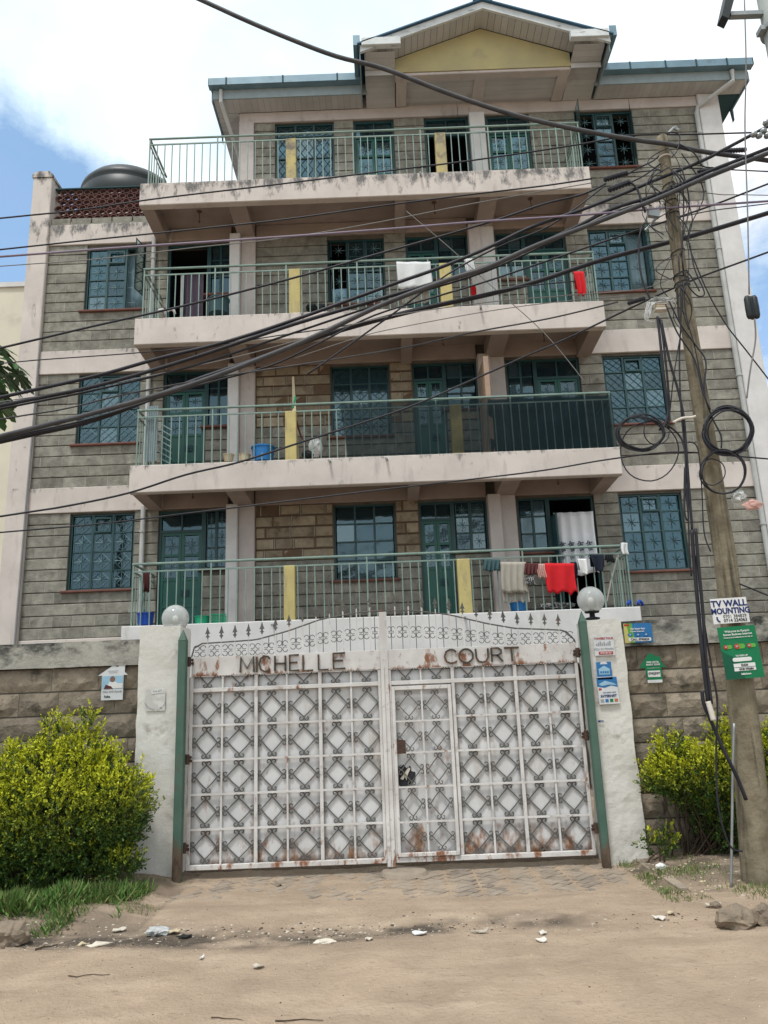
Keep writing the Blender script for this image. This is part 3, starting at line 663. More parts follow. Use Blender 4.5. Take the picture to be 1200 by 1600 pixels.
for f in range(3):
    s = SL[f] - .05; hd = (5.33, 8.19, 11.05)[f]; sill = (3.87, 6.73, 9.60)[f]
    # left window
    o = window(-5.95, -4.73, sill, hd, grille='star2' if f == 0 else ('lattice' if f == 1 else 'star'), gm='grille_lt', glass='glass_dk' if f == 0 else 'glass', curtain='curtain' if f else None, opened=(2,) if f == 2 else (), dark=f == 0)
    if f == 2: casement(-4.75, sill + .28, hd - .02, .38, 78, o, -1)
    # balcony door 1 with side light
    if f == 2:
        d = door(-4.27, -3.42, s, hd, opened=True)
        drape(-3.95, -3.55, s + .05, hd - .62, YW + .16, 'door_curtain', 'purple_cloth', d, folds=4, amp=.04)
        drape(-4.02, -3.95, s + .3, hd - .62, YW + .12, 'door_curtain', 'cloth_white', d, folds=1, amp=.03)
    else: d = door(-4.27, -3.42, s, hd, trans=hd - .40, prows=2 if f == 0 else 3, glass='glass_dk' if f == 0 else 'glass')
    window(-3.42, -2.95, SL[f] + 1.15, hd, cols=2, rows=(.30, .35, .35), grille='star' if f == 0 else None, gm='grille_lt', glass='glass_dk', vent=False, dark=True)
    # middle window
    o = window(-.96, .21, (3.87, 6.68, 9.52)[f], hd - .02, rows=(.24, .25, .26, .25), grille=('lattice', 'star2', 'star')[f] if f else None, glass='glass', curtain='curtain_pale' if f == 1 else None, vent=False, opened=(0,) if f == 2 else (), gm=('grille', 'grille', 'grille_lt')[f], dark=f == 2)
    if f == 2:
        casement(-.95, 9.62, hd - .04, .40, 95, o, -1)
        drape(-.9, .1, 9.55, 9.95, YW + .13, 'curtain', 'pale_blue', o, folds=3, amp=.02)
    # door 2 with side light
    door(.66, 1.30, s, hd - .02, trans=hd - .36, prows=2 if f == 0 else 3)
    window(1.30, 1.95, SL[f] + 1.30, hd - .02, cols=2, rows=(.30, .35, .35), grille='star' if f == 0 else None, vent=False, gm='grille_lt', dark=True)
    # door 3
    window(2.53, 3.10, SL[f] + 1.22, hd - .02, cols=2, rows=(.32, .34, .34), grille=None, vent=False, dark=True)
    if f == 0:
        d = door(3.10, 3.98, s, hd - .02, opened=True)
        lf = MB(); lf.hexa([(3.14, YW + .07, s), (3.16, YW - .3, s), (3.19, YW - .3, s), (3.17, YW + .07, s), (3.14, YW + .07, hd - .4), (3.16, YW - .3, hd - .4), (3.19, YW - .3, hd - .4), (3.17, YW + .07, hd - .4)]); lf.build('door_leaf', 'teal', d)
        lace = drape(3.18, 3.92, 3.80, 4.98, YW - .07, 'lace_curtain', 'lace_white', d, folds=4, amp=.045, nz=10, wave=.03)
        motif = mat('lace_print', (.05, .07, .10))
        mb = MB()
        for row, (zc, sz) in enumerate(((4.36, .062), (4.26, .05), (4.12, .055))):
            for k in range(4):
                xc = 3.27 + k * .165 + (row == 1) * .02
                for q in range(9):
                    a = q * 2.4; rr = sz * (.25 + .085 * q); mb.lathe([(.001, -.0), (.014, .001), (.001, .002)], (0, 0, 0), 6) if 0 else None
                    cx, cz = xc + math.cos(a) * rr, zc + math.sin(a) * rr * .9
                    mb.prism([(cx + .016 * math.cos(p * math.pi / 3) * (1 - .2 * row), cz + .014 * math.sin(p * math.pi / 3)) for p in range(6)], YW - .145, YW - .133)
        mb.build('lace_motif', motif, d, kind='stuff')
    else: d = door(3.10, 3.98, s, hd - .02, trans=hd - .42, prows=2, glass='glass_dk')
    # right window
    o = window(4.45, 5.65, (3.83, 6.72, 9.57)[f], hd - .02, rows=(.22, .27, .27, .24), grille=('star', 'lattice', 'star')[f], gm='grille', curtain=('curtain_pale', 'curtain_pale', 'curtain')[f], opened=(2,) if f == 2 else ())
    if f == 2: casement(5.62, 9.60, hd - .02, .45, 82, o, -1)
# top floor
window(-2.04, -.77, 12.5, HD4, rows=(.2, .4, .4), grille='lattice', glass='glass', gm='grille', vent=False, curtain='curtain')
door(-.34, .53, 11.57, HD4, trans=HD4 - .4, prows=2)
d = door(1.19, 2.14, 11.57, HD4, trans=HD4 - .42, opened=True); drape(1.5, 2.1, 11.6, 12.4, YW + .2, 'door_curtain', 'pale_blue', d, folds=3, amp=.03); casement(1.95, 11.9, HD4 + .06, .42, 80, d, -1)
door(2.54, 3.47, 11.57, HD4, trans=HD4 - .42, prows=2)
o = window(4.46, 5.70, 12.5, HD4, rows=(.24, .26, .26, .24), grille='star', gm='grille_lt', opened=(2, 0), dark=True)
casement(5.68, 12.75, HD4 - .02, .42, 70, o, -1); casement(4.48, 12.6, HD4 + .05, .38, 88, o, -1)

# ------------------------------------------------------------------ roof
GX0, GX1, GXC = -.12, 4.92, 2.41      # gable eaves
ZS = 14.205                            # soffit level
MB().box(-3.36, GX0 + .02, 13.50, 13.53, 14.43, 14.60).box(-3.36, GX0 + .02, 13.53, 13.66, 14.43, 14.46).box(-3.37, -3.355, 13.50, 13.66, 14.43, 14.6).build('gutter', 'gutter', bld)
MB().box(GX1 - .02, 8.17, 13.50, 13.53, 14.43, 14.60).box(GX1 - .02, 8.17, 13.53, 13.66, 14.43, 14.46).box(8.155, 8.175, 13.50, 13.66, 14.43, 14.6).build('gutter', 'gutter', bld)
jn = MB()
for x in (-3.0, -1.8, -.65, 5.55, 6.3, 6.95, 7.6): jn.box(x, x + .03, 13.488, 13.503, 14.425, 14.604)
jn.build('gutter_joint', 'dark_teal', bld)
MB().box(-3.30, GX0 + .1, 13.66, 13.69, ZS + .003, 14.46).build('fascia_board', 'tin', bld)
MB().box(GX1 - .1, 8.1, 13.66, 13.69, ZS + .003, 14.46).build('fascia_board', 'tin', bld)
# side verges that run back and the ragged board ends
MB().box(-3.33, -3.30, 13.69, 14.75, ZS - .02, 14.42).prism([(-3.33, ZS - .02), (-3.30, ZS - .02), (-3.30, ZS - .25)], 14.6, 14.75).build('verge_board', 'gutter', bld)
MB().box(8.10, 8.13, 13.69, 14.6, ZS - .02, 14.42).prism([(8.10, ZS - .02), (8.13, ZS - .02), (8.12, ZS - .3)], 14.5, 14.6).build('verge_board', 'gutter', bld)
# soffit boards
bm = None
def soffit_board(pts): MB().hexa(pts).build('soffit_board', 'soffit', bld)
x = -3.29
while x < 8.08:
    e = min(x + .128, 8.09)
    y0 = 13.69; y1 = YW - .03
    if GX0 + .05 < (x + e) / 2 < GX1 - .05: x = e + .004; continue
    soffit_board([(x, y0, ZS), (e, y0, ZS), (e, y1, ZS), (x, y1, ZS), (x, y0, ZS + .012), (e, y0, ZS + .012), (e, y1, ZS + .012), (x, y1, ZS + .012)]); x = e + .004
y = 14.08
while y < 18:
    soffit_board([(-3.29, y, ZS), (-2.82, y, ZS), (-2.82, y + .126, ZS), (-3.29, y + .126, ZS), (-3.29, y, ZS + .012), (-2.82, y, ZS + .012), (-2.82, y + .126, ZS + .012), (-3.29, y + .126, ZS + .012)]); y += .13
MB().box(7.60, 8.1, YW - .03, 18, ZS + .02, ZS + .03).build('eave_underside', 'dark_teal', bld)
# porch ceiling boards (run along x) under the gable, between the beams
y = 13.24
while y < YW - .06:
    soffit_board([(.62, y, ZS + .05), (4.18, y, ZS + .05), (4.18, y + .126, ZS + .05), (.62, y + .126, ZS + .05), (.62, y, ZS + .062), (4.18, y, ZS + .062), (4.18, y + .126, ZS + .062), (.62, y + .126, ZS + .062)]); y += .13
for (u, v) in ((.60, .82), (2.24, 2.48), (3.98, 4.2)): MB().box(u, v, 13.25, YW - .03, ZS + .0, ZS + .2).build('porch_beam', 'conc_col', bld)
MB().bbox(.58, 4.22, 13.22, 13.40, ZS + .005, ZS + .07, .01).build('porch_beam', 'conc_col', bld)
MB().prism([(.58, ZS + .07), (4.22, ZS + .07), (4.22, 14.60), (GXC, 15.30), (.58, 14.60)], 13.20, 13.38).build('gable_panel', mat('faded_yellow_plaster', (.43, .375, .19), (.36, .32, .18), 1.5, rough=.9, bump=.1, stain=(.30, .27, .18), sscale=2, sth=(.56, .75)), bld)
# sloping gable soffit boards, barge boards and roof sheets
sl_ = (15.30 - 14.60) / (GXC - .58)
def gz(x): return 15.30 - abs(x - GXC) * sl_ + .015
for sgn in (-1, 1):
    xe = GX0 + .1 if sgn < 0 else GX1 - .1
    n_ = 18
    for k in range(n_):
        a = GXC + (xe - GXC) * k / n_; b = GXC + (xe - GXC) * (k + .95) / n_
        if sgn < 0: a, b = b, a
        yb = 13.198 if .58 < (a + b) / 2 < 4.22 else 13.19
        soffit_board([(a, 12.78, gz(a)), (b, 12.78, gz(b)), (b, yb, gz(b)), (a, yb, gz(a)), (a, 12.78, gz(a) + .012), (b, 12.78, gz(b) + .012), (b, yb, gz(b) + .012), (a, yb, gz(a) + .012)])
    # flat eave soffit at the side of the porch
    xa, xb = (GX0 + .08, .58) if sgn < 0 else (4.22, GX1 - .08)
    y = 12.82
    while y < YW - .05:
        sz = lambda q: 14.41 - (q - 12.82) * (.20 / 1.25)
        u_, v_ = sz(y), sz(y + .126)
        soffit_board([(xa, y, u_), (xb, y, u_), (xb, y + .126, v_), (xa, y + .126, v_), (xa, y, u_ + .012), (xb, y, u_ + .012), (xb, y + .126, v_ + .012), (xa, y + .126, v_ + .012)]); y += .13
    MB().box(min(xa, xb), max(xa, xb), 13.19, 13.21, 14.215, 14.33).build('soffit_closer', 'soffit', bld)
    # barge board
    h = .16; xo = GX0 if sgn < 0 else GX1
    p = [(GXC, gz(GXC) + .0), (xo, gz(xo) + .0), (xo, gz(xo) + h), (GXC, gz(GXC) + h)]
    MB().prism(p, 12.72, 12.775).build('barge_board', 'barge', bld)
    q0, q1 = (GX0 + .03, .70) if sgn < 0 else (4.12, GX1 - .03)
    MB().bbox(q0, q1, 12.66, 12.78, 14.46, 14.64, .008).build('boxed_eave_end', 'barge', bld)
    # gutter running back along the gable eave
    gx = GX0 - .14 if sgn < 0 else GX1 + .0
    MB().box(gx, gx + .14, 12.72, 13.62, 14.50, 14.53).box(gx if sgn < 0 else gx + .12, gx + .02 if sgn < 0 else gx + .14, 12.72, 13.62, 14.53, 14.74).box(gx, gx + .14, 12.70, 12.718, 14.50, 14.74).build('gable_gutter', 'gutter', bld)
    MB().box(xo - .02, xo + .0, 12.79, 14.08, 14.20, 14.72).build('gable_fascia', 'tin', bld)
    # roof sheet
    t = .03; zt0, zt1 = gz(GXC) + h + .004, gz(xo + sgn * .06) + h + .004
    MB().hexa([(GXC, 12.66, zt0), (xo + sgn * .06, 12.66, zt1), (xo + sgn * .06, 17.5, zt1), (GXC, 17.5, zt0), (GXC, 12.66, zt0 + t), (xo + sgn * .06, 12.66, zt1 + t), (xo + sgn * .06, 17.5, zt1 + t), (GXC, 17.5, zt0 + t)]).build('roof', 'roof', bld)
MB().prism([(GXC - .2, 15.46), (GXC - .1, 15.50), (GXC - .06, 15.56), (GXC + .06, 15.56), (GXC + .1, 15.50), (GXC + .2, 15.46), (GXC, 15.54)], 12.64, 17.5).build('ridge_cap', 'gutter', bld)
# main hipped roof behind
mb = MB(); mb.add([(-3.38, 13.6, 14.58), (8.18, 13.6, 14.58), (8.18, 22.4, 14.58), (-3.38, 22.4, 14.58), (.6, 18, 15.9), (4.2, 18, 15.9)], [(0, 1, 5, 4), (1, 2, 5), (2, 3, 4, 5), (3, 0, 4), (0, 3, 2, 1)])
mb.build('roof', 'roof', bld)
# ------------------------------------------------------------------ pipes on the facade
def pipe(pts, r=.045, clips=()):
    mb = MB(); mb.tube(pts, r, 10)
    for (x, y, z) in clips: mb.lathe([(r + .012, 0), (r + .012, .035)], (x, y, z), 10)
    return mb.build('downpipe', 'pipe', bld, smooth=False)
pipe([(7.07, YW - .06, 13.75), (7.07, YW - .06, .5)], .05, [(7.07, YW - .06, z) for z in (13.2, 10.4, 7.6, 4.6)])
pipe([(7.75, 13.62, 14.40), (7.75, 13.64, 14.15), (7.10, YW - .08, 13.85), (7.07, YW - .06, 13.7)], .05)
pipe([(-3.12, 13.62, 14.40), (-3.12, 13.64, 14.12), (-2.86, 14.4, 13.3), (-2.86, 14.4, 11.7)], .04)
for f in range(3):
    z1 = (5.36, 8.2, 11.13)[f]; pipe([(-4.545, YW - .07, SL[f] + .0), (-4.545, YW - .07, z1 + .05)], .045, [(-4.545, YW - .07, z1 - .45)])
pc = mat('grey_conduit', (.25, .25, .26))
MB().tube([(XL - .005, YW - .06, 8.9), (XL - .01, YW - .11, 2.9)], .018, 6).build('conduit', pc, bld)
MB().box(3.3, 3.42, YW - .35, YW - .33, 0, 0.01).build('spacer', 'dark', bld) if 0 else None

# ------------------------------------------------------------------ terrace parapet of clay lattice, tank
lat = thing('lattice_parapet', (-5.65, 14.2, 11.77), 'red clay lattice parapet with round holes on the roof terrace', 'parapet')
q = MB(); r1, r2 = .082, .062; n_ = 14; vs = []; fs = []
for rr, yy in ((r1, 0), (r1, .1), (r2, .1), (r2, 0)):
    for k in range(n_): a = 2 * math.pi * k / n_; vs.append((rr * math.cos(a), yy, rr * .80 * math.sin(a)))
for g4 in range(4):
    for k in range(n_):
        a, b = g4 * n_ + k, g4 * n_ + (k + 1) % n_; c = ((g4 + 1) % 4) * n_
        fs.append((a, b, c + (k + 1) % n_, c + k))
lm = bpy.data.meshes.new('clay_ring'); lm.from_pydata(vs, [], fs); lm.materials.append(MT['clay'])
for row in range(6):
    for k in range(13):
        x = -6.66 + k * .168 + (row % 2) * .084
        if x > -4.55: continue
        inst(lm, 'clay_ring', (x, 14.2, 11.84 + row * .125), lat)
fr_ = MB(); fr_.box(-6.75, -4.5, 14.17, 14.33, 12.535, 12.56)
fr_.build('parapet_rail', 'dark_teal', lat)
tk = MB().lathe([(.0, 1.62), (.25, 1.61), (.55, 1.55), (.82, 1.40), (.93, 1.22), (.95, 1.10), (.92, 1.05), (.95, 1.0), (.95, .6), (.92, .55), (.95, .5), (.95, 0), (0, 0)], (0, 0, 0), 40)
tank = thing('water_tank', (-6.15, 16.3, 12.35), 'black domed plastic water tank behind the red lattice parapet', 'water tank')
tb = bpy.data.meshes.new('tank_body'); tb.from_pydata(tk.v, [], tk.f); tb.materials.append(MT['tank'])
for p_ in tb.polygons: p_.use_smooth = True
inst(tb, 'tank_body', (-5.9, 16.3, 12.66), tank, scale=(1.22, 1.22, .98))
MB().lathe([(.2, 0), (.2, .05), (.0, .06)], (-5.9, 16.3, 14.24), 16).build('tank_lid', 'tank', tank)
MB().box(-7.05, -4.9, 15.1, 17.5, 11.6, 12.65).build('tank_plinth', 'conc_dirty', tank)
# neighbour
nb = thing('neighbour_building', (-12, 18, 0), 'plain cream rendered building edge standing behind the left corner', 'building')
MB().box(-15, -7.98, 16, 24, 0, 11.35).build('wall', 'cream', nb); MB().box(-15.05, -7.93, 15.95, 24, 11.352, 11.47).build('parapet_cap', 'conc_white', nb)
for k, zz in enumerate((2.5, 5.4, 8.3)):
    wdn = MB().box(-11.5, -10.3, 15.96, 16.01, zz, zz + 1.2).build('window', 'teal', nb); MB().box(-11.44, -10.93, 15.94, 15.955, zz + .06, zz + 1.14).box(-10.87, -10.36, 15.94, 15.955, zz + .06, zz + 1.14).build('pane', 'glass', wdn)

# ================================================================== BOUNDARY WALL, PILLARS
def rough_block(mb, x0, x1, y0, y1, z0, z1, d=.012, step=.06, taper=0, seed=0, edge=0):
    """box whose skin is a displaced grid (front, two sides, top)"""
    def disp(p):
        n = noise.noise_vector(Vector(p) * 5 + Vector((seed, 0, 0))) * d + noise.noise_vector(Vector(p) * 17) * d * .5
        return (p[0] + n.x * (1 + edge), p[1] + n.y, p[2] + n.z * .7)
    def grid(a, b, c):        # origin, u vector, v vector
        a, b, c = Vector(a), Vector(b), Vector(c); nu = max(1, int(b.length / step)); nv = max(1, int(c.length / step))
        vs = [disp(tuple(a + b * (i / nu) + c * (j / nv))) for j in range(nv + 1) for i in range(nu + 1)]
        mb.add(vs, [(j * (nu + 1) + i, j * (nu + 1) + i + 1, (j + 1) * (nu + 1) + i + 1, (j + 1) * (nu + 1) + i) for j in range(nv) for i in range(nu)])
    w_, h_, t_ = x1 - x0, z1 - z0, y1 - y0
    grid((x0, y0, z0), (w_, 0, 0), (taper, 0, h_)); grid((x1, y0, z0), (0, t_, 0), (taper, 0, h_)); grid((x0, y1, z0), (0, -t_, 0), (taper, 0, h_))
    grid((x0 + taper, y0, z1), (w_, 0, 0), (0, t_, 0)); grid((x1, y1, z0), (-w_, 0, 0), (taper, 0, h_))
    return mb
YB = 8.34
svar = []
for k in range(6):
    mb = MB(); rr = lambda: random.uniform(0, .55); nu, nv = 6, 3
    vs = [];
    for j in range(nv + 1):
        for i in range(nu + 1):
            e = i in (0, nu) or j in (0, nv)
            vs.append((-.5 + i / nu + (0 if e else random.uniform(-.03, .03)), .75 if e else rr() * .8, j / nv + (0 if e else random.uniform(-.06, .06))))
    fs = [(j * (nu + 1) + i, j * (nu + 1) + i + 1, (j + 1) * (nu + 1) + i + 1, (j + 1) * (nu + 1) + i) for j in range(nv) for i in range(nu)]
    mb.add(vs, fs); b0 = len(vs)
    mb.add([(-.5, .75, 0), (.5, .75, 0), (.5, .75, 1), (-.5, .75, 1), (-.5, 1.4, 0), (.5, 1.4, 0), (.5, 1.4, 1), (-.5, 1.4, 1)], [(0, 4, 5, 1), (1, 5, 6, 2), (2, 6, 7, 3), (3, 7, 4, 0)])
    m_ = bpy.data.meshes.new('stone'); m_.from_pydata(mb.v, [], mb.f); m_.materials.append(MT['wall_stone']); svar.append(m_)
def yard_wall(x0, x1, zt, label):
    t = thing('boundary_wall', ((x0 + x1) / 2, YB + .1, 0), label, 'wall', 'boundary walls beside the gate')
    MB().box(x0, x1, YB + .045, YB + .24, -.3, zt).build('wall_core', 'mortar_back', t)
    cop = MB(); rough_block(cop, x0, x1, YB - .045, YB + .26, zt, zt + .265, .008, .09, seed=x0); cop.build('coping', 'coping', t)
    n_ = 9; h = .2475
    for i in range(n_):
        a = zt - (i + 1) * h; x = x0 - random.uniform(0, .3)
        while x < x1:
            e = x + random.choice((.42, .5, .55, .6, .66)); p, q_ = max(x, x0), min(e, x1)
            if q_ - p > .05: inst(random.choice(svar), 'stone', ((p + q_) / 2, YB, a + .006), t, scale=(q_ - p - .004, .05, h - .016))
            x = e
    return t
yard_wall(-8.2, -2.60, 2.115, 'brown stone boundary wall with mossy coping left of the gate, behind the big bush')
yard_wall(2.48, 7.6, 2.11, 'brown stone boundary wall with stained coping right of the gate, behind the utility pole')
MB().prism([(x, z) for x, z in ((0, 0), (1, 0), (1, 1))], 0, 1) if 0 else None
pil = []
for (x0, x1, zt, lb, sd_) in ((-2.64, -2.205, 2.50, 'peeling whitewashed gate pillar on the left with a worn stamp mark', 1), (2.09, 2.47, 2.395, 'peeling whitewashed gate pillar on the right covered in small posters', 9)):
    mb = MB(); rough_block(mb, x0, x1, 8.20, 8.62, -.25, zt, .006 if sd_ == 1 else .009, .05, taper=.0, seed=sd_, edge=.5)
    pil.append(tag(mb.build('gate_pillar', 'pillar', smooth=False), lb, 'pillar', 'gate pillars'))
for (x0, x1, zt, lb) in ((-2.205, -2.122, 2.335, 'green pointed steel gate post at the left end of the gate'), (2.005, 2.078, 2.37, 'green pointed steel gate post at the right end of the gate')):
    xm = (x0 + x1) / 2; mb = MB()
    mb.bbox(x0, x1, 8.10, 8.19, -.2, zt, .006); mb.add([(x0, 8.10, zt), (x1, 8.10, zt), (x1, 8.19, zt), (x0, 8.19, zt), (xm, 8.145, zt + .12)], [(0, 1, 4), (1, 2, 4), (2, 3, 4), (3, 0, 4)])
    mb.build('gate_post', 'post_green', label=lb, cat='post', group='green gate posts')
# globe lamps
GLS = bpy.data.materials.new('lamp_globe'); GLS.use_nodes = True; nt = GLS.node_tree; N = nt.nodes; L = nt.links; N.clear()
o_ = N.new('ShaderNodeOutputMaterial'); t_ = N.new('ShaderNodeBsdfTransparent'); t_.inputs[0].default_value = (.86, .89, .88, 1)
g_ = N.new('ShaderNodeBsdfGlossy'); g_.inputs['Roughness'].default_value = .08; d_ = N.new('ShaderNodeBsdfDiffuse'); d_.inputs[0].default_value = (.85, .87, .86, 1)
lw = N.new('ShaderNodeLayerWeight'); lw.inputs['Blend'].default_value = .35
m0 = N.new('ShaderNodeMixShader'); m0.inputs[0].default_value = .38; L.new(t_.outputs[0], m0.inputs[1]); L.new(d_.outputs[0], m0.inputs[2])
m1 = N.new('ShaderNodeMixShader'); mm = N.new('ShaderNodeMath'); mm.operation = 'MULTIPLY'; mm.inputs[1].default_value = .8; L.new(lw.outputs['Fresnel'], mm.inputs[0]); L.new(mm.outputs[0], m1.inputs[0]); L.new(m0.outputs[0], m1.inputs[1]); L.new(g_.outputs[0], m1.inputs[2])
L.new(m1.outputs[0], o_.inputs[0]); MT['globe'] = GLS
for (x, z, lb) in ((-2.30, 2.40, 'clear glass globe lamp on the left gate pillar'), (2.20, 2.425, 'clear glass globe lamp on the right gate pillar')):
    y = 8.32; lp = thing('globe_lamp', (x, y, z), lb, 'lamp', 'globe lamps on the gate pillars')
    zc = z + .175
    MB().lathe([(.075, -.015), (.08, .0), (.03, .012), (.028, .05), (.075, .055), (.08, .07), (0, .072)], (x, y, z), 20).build('lamp_base', 'lampblack', lp)
    MB().lathe([(.145 * math.sin(t), -.145 * math.cos(t)) for t in [math.pi * (.16 + .84 * k / 16) for k in range(17)]], (x, y, zc + .02), 32).build('globe', 'globe', lp, smooth=True)
    MB().lathe([(.03, 0), (.034, .02), (.03, .07), (0, .072)], (x, y, z + .073), 12).build('lamp_socket', 'grey_print', lp)
    MB().lathe([(.016, 0), (.03, .03), (.032, .05), (.02, .075), (0, .08)], (x, y, z + .146), 12).build('bulb', 'bulb', lp, smooth=True)

# ================================================================== GATE
YG = 8.30
gate = thing('double_gate', (-.06, YG, .06), 'white sheet metal double gate with scroll work, rust streaks and raised letters', 'gate')
rows = [.115, .448, .782, 1.117, 1.462, 1.80]
def leaf_frame(x0, x1, vth, vthin, name):
    mb = MB(); mb.bbox(x0, x1, YG - .025, YG + .02, .07, .118, .004)
    mb.bbox(x0, x0 + .032, YG - .024, YG + .02, .118, 1.965, .004); mb.bbox(x1 - .032, x1, YG - .024, YG + .02, .118, 1.965, .004)
    mb.bbox(x0 + .032, x1 - .032, YG - .022, YG + .018, 1.80, 1.842, .004)
    return mb
LX = [-2.10, -1.772, -1.418, -1.095, -.745, -.418, -.092]
RX = [.66, .985, 1.315, 1.645, 1.975]
fl = leaf_frame(-2.115, -.10, 0, 0, 'leaf')
for x in (LX[2], LX[4]): fl.bbox(x - .018, x + .018, YG - .02, YG + .016, .118, 1.965, .004)
fl = fl.build('leaf_frame', 'gate_white', gate)
fr2 = leaf_frame(-.025, 1.985, 0, 0, 'leaf')
for x in (.655, 1.315): fr2.bbox(x - .018, x + .018, YG - .02, YG + .016, .118, 1.965, .004)
fr2 = fr2.build('leaf_frame', 'gate_white', gate)
def bars(parent, xs, zs, x0, x1, z0, z1):
    for x in xs: MB().box(x - .0095, x + .0095, YG - .012, YG + .012, z0, z1).build('bar', 'gate_white', parent)
    for z in zs: MB().box(x0, x1, YG - .018, YG - .0005, z - .0095, z + .0095).build('bar', 'gate_white', parent)
bars(fl, (LX[1], LX[3], LX[5]), rows[1:5], -2.083, -.132, .118, 1.80)
bars(fl, (), (), 0, 0, 0, 0)
for x in (LX[1], LX[3], LX[5]): MB().box(x - .0095, x + .0095, YG - .012, YG + .012, 1.842, 1.965).build('bar', 'gate_white', fl)
bars(fr2, (.985, 1.645), rows[1:5], .673, 1.953, .118, 1.80)
for x in (.32, .985, 1.645): MB().box(x - .0095, x + .0095, YG - .012, YG + .012, 1.842, 1.965).build('bar', 'gate_white', fr2)
# backing sheets, one per bay
for a, b in ((-2.09, -1.42), (-1.416, -.747), (-.743, -.10), (-.02, .64), (.66, 1.313), (1.317, 1.98)):
    mb = MB(); nu, nv = 8, 20; vs = [(a + (b - a) * i / nu, YG + .027 + .003 * noise.noise(Vector((a + i * .3, j * .4, 3))), .09 + 1.87 * j / nv) for j in range(nv + 1) for i in range(nu + 1)]
    mb.add(vs, [(j * (nu + 1) + i, j * (nu + 1) + i + 1, (j + 1) * (nu + 1) + i + 1, (j + 1) * (nu + 1) + i) for j in range(nv) for i in range(nu)])
    o = mb.build('sheet_panel', 'gate_sheet', gate, smooth=True); so = o.modifiers.new('s', 'SOLIDIFY'); so.thickness = .002
MB().box(-.10, -.02, YG - .045, YG - .027, .04, 2.57).box(-.097, -.065, YG - .062, YG - .0455, .045, 2.0).build('meeting_stile', 'gate_white', gate)
# wicket door
wk = MB()
for (a, b, c, d) in ((.005, .04, .125, 1.785), (.595, .63, .125, 1.785), (.041, .594, .125, .162), (.041, .594, 1.745, 1.785)): wk.bbox(a, b, YG - .045, YG - .024, c, d, .004)
wick = wk.build('wicket_door', 'gate_white', gate)
wz = [.162, .448, .782, 1.117, 1.43, 1.745]
MB().box(.31, .326, YG - .035, YG - .02, .163, 1.744).build('bar', 'gate_white', wick)
for z in wz[1:5]: MB().box(.041, .594, YG - .042, YG - .0355, z - .008, z + .008).build('bar', 'gate_white', wick)
MB().prism([(.042, 1.11), (.13, 1.11), (.13, 1.24), (.06, 1.25), (.042, 1.24)], YG - .05, YG - .046).build('lock_plate', 'rust', wick)
pts = [(.045, .80), (.09, .77), (.13, .79), (.18, .80), (.215, .85), (.22, .92), (.18, .93), (.17, .985), (.13, .96), (.10, 1.0), (.07, .975), (.045, .98)]
MB().prism(pts, YG + .018, YG + .022).build('torn_opening', 'black_ink', wick)
MB().prism([(.06, .86), (.10, .91), (.15, .97), (.17, .955), (.14, .90), (.125, .84), (.11, .88), (.09, .85)], YG + .005, YG + .009).build('torn_flap', 'litter', wick)
# scroll motif
def scroll_mesh(half=False):
    mb = MB(); W, H = .33, .333; r = .0080
    V = {'t': (0, H / 2 - .042), 'b': (0, -H / 2 + .042), 'l': (-W / 2 + .042, 0), 'r': (W / 2 - .042, 0)}
    if half: V['l'] = (-W / 2 + .055, .02); V['r'] = (W / 2 - .055, .02)
    D = {'t': (0, 1), 'b': (0, -1), 'l': (-1, 0), 'r': (1, 0)}
    pairs = (('b', 'l'), ('b', 'r')) if half else (('t', 'l'), ('l', 'b'), ('b', 'r'), ('r', 't'))
    for a, b in pairs:
        A, B = V[a], V[b]; m = ((A[0] + B[0]) / 2 * 1.03, (A[1] + B[1]) / 2 * 1.03)
        mb.tube([(A[0], 0, A[1]), (m[0], 0, m[1]), (B[0], 0, B[1])], r, 4)
    horn = [(-.002, 0), (.018, .005), (.031, .014), (.036, .030), (.029, .043), (.014, .048), (.001, .041), (.002, .031)]
    for k in ('b', 'l', 'r') if half else 'tblr':
        d = D[k]; n = (-d[1], d[0])
        for s in (-1, 1):
            if half and k in 'lr' and s * n[1] < 0: pass
            if half and k in 'lr' and s * n[1] > 0: continue
            mb.tube([(V[k][0] + d[0] * u + n[0] * s * v, -.002 * (s > 0), V[k][1] + d[1] * u + n[1] * s * v) for u, v in horn], r * .95, 4)
    m_ = bpy.data.meshes.new('scroll_ornament'); m_.from_pydata([tuple(v) for v in mb.v], [], mb.f); m_.materials.append(MT['scroll']); return m_
SM, SH = scroll_mesh(), scroll_mesh(True)
def scrolls(xs, zs, parent, y):
    for i in range(len(xs) - 1):
        for j in range(len(zs) - 1):
            w_, h_ = xs[i + 1] - xs[i] - .02, zs[j + 1] - zs[j] - .018
            inst(SM, 'scroll_ornament', ((xs[i] + xs[i + 1]) / 2 + random.uniform(-.004, .004), y, (zs[j] + zs[j + 1]) / 2), parent, scale=(w_ / .33, 1, h_ / .333), rot=(0, random.uniform(-.02, .02), 0))
scrolls(LX, rows, fl, YG + .012); scrolls(RX, rows, fr2, YG + .012); scrolls([.035, .318, .60], wz, wick, YG - .012)
for i in range(6): inst(SH, 'scroll_ornament', ((LX[i] + LX[i + 1]) / 2, YG + .012, 1.975), fl, scale=((LX[i + 1] - LX[i] - .02) / .33, 1, .78))
for a, b in ((0, .32), (.32, .65), (.66, .985), (.985, 1.315), (1.315, 1.645), (1.645, 1.975)): inst(SH, 'scroll_ornament', ((a + b) / 2, YG + .012, 1.975), fr2, scale=((b - a - .02) / .33, 1, .78))
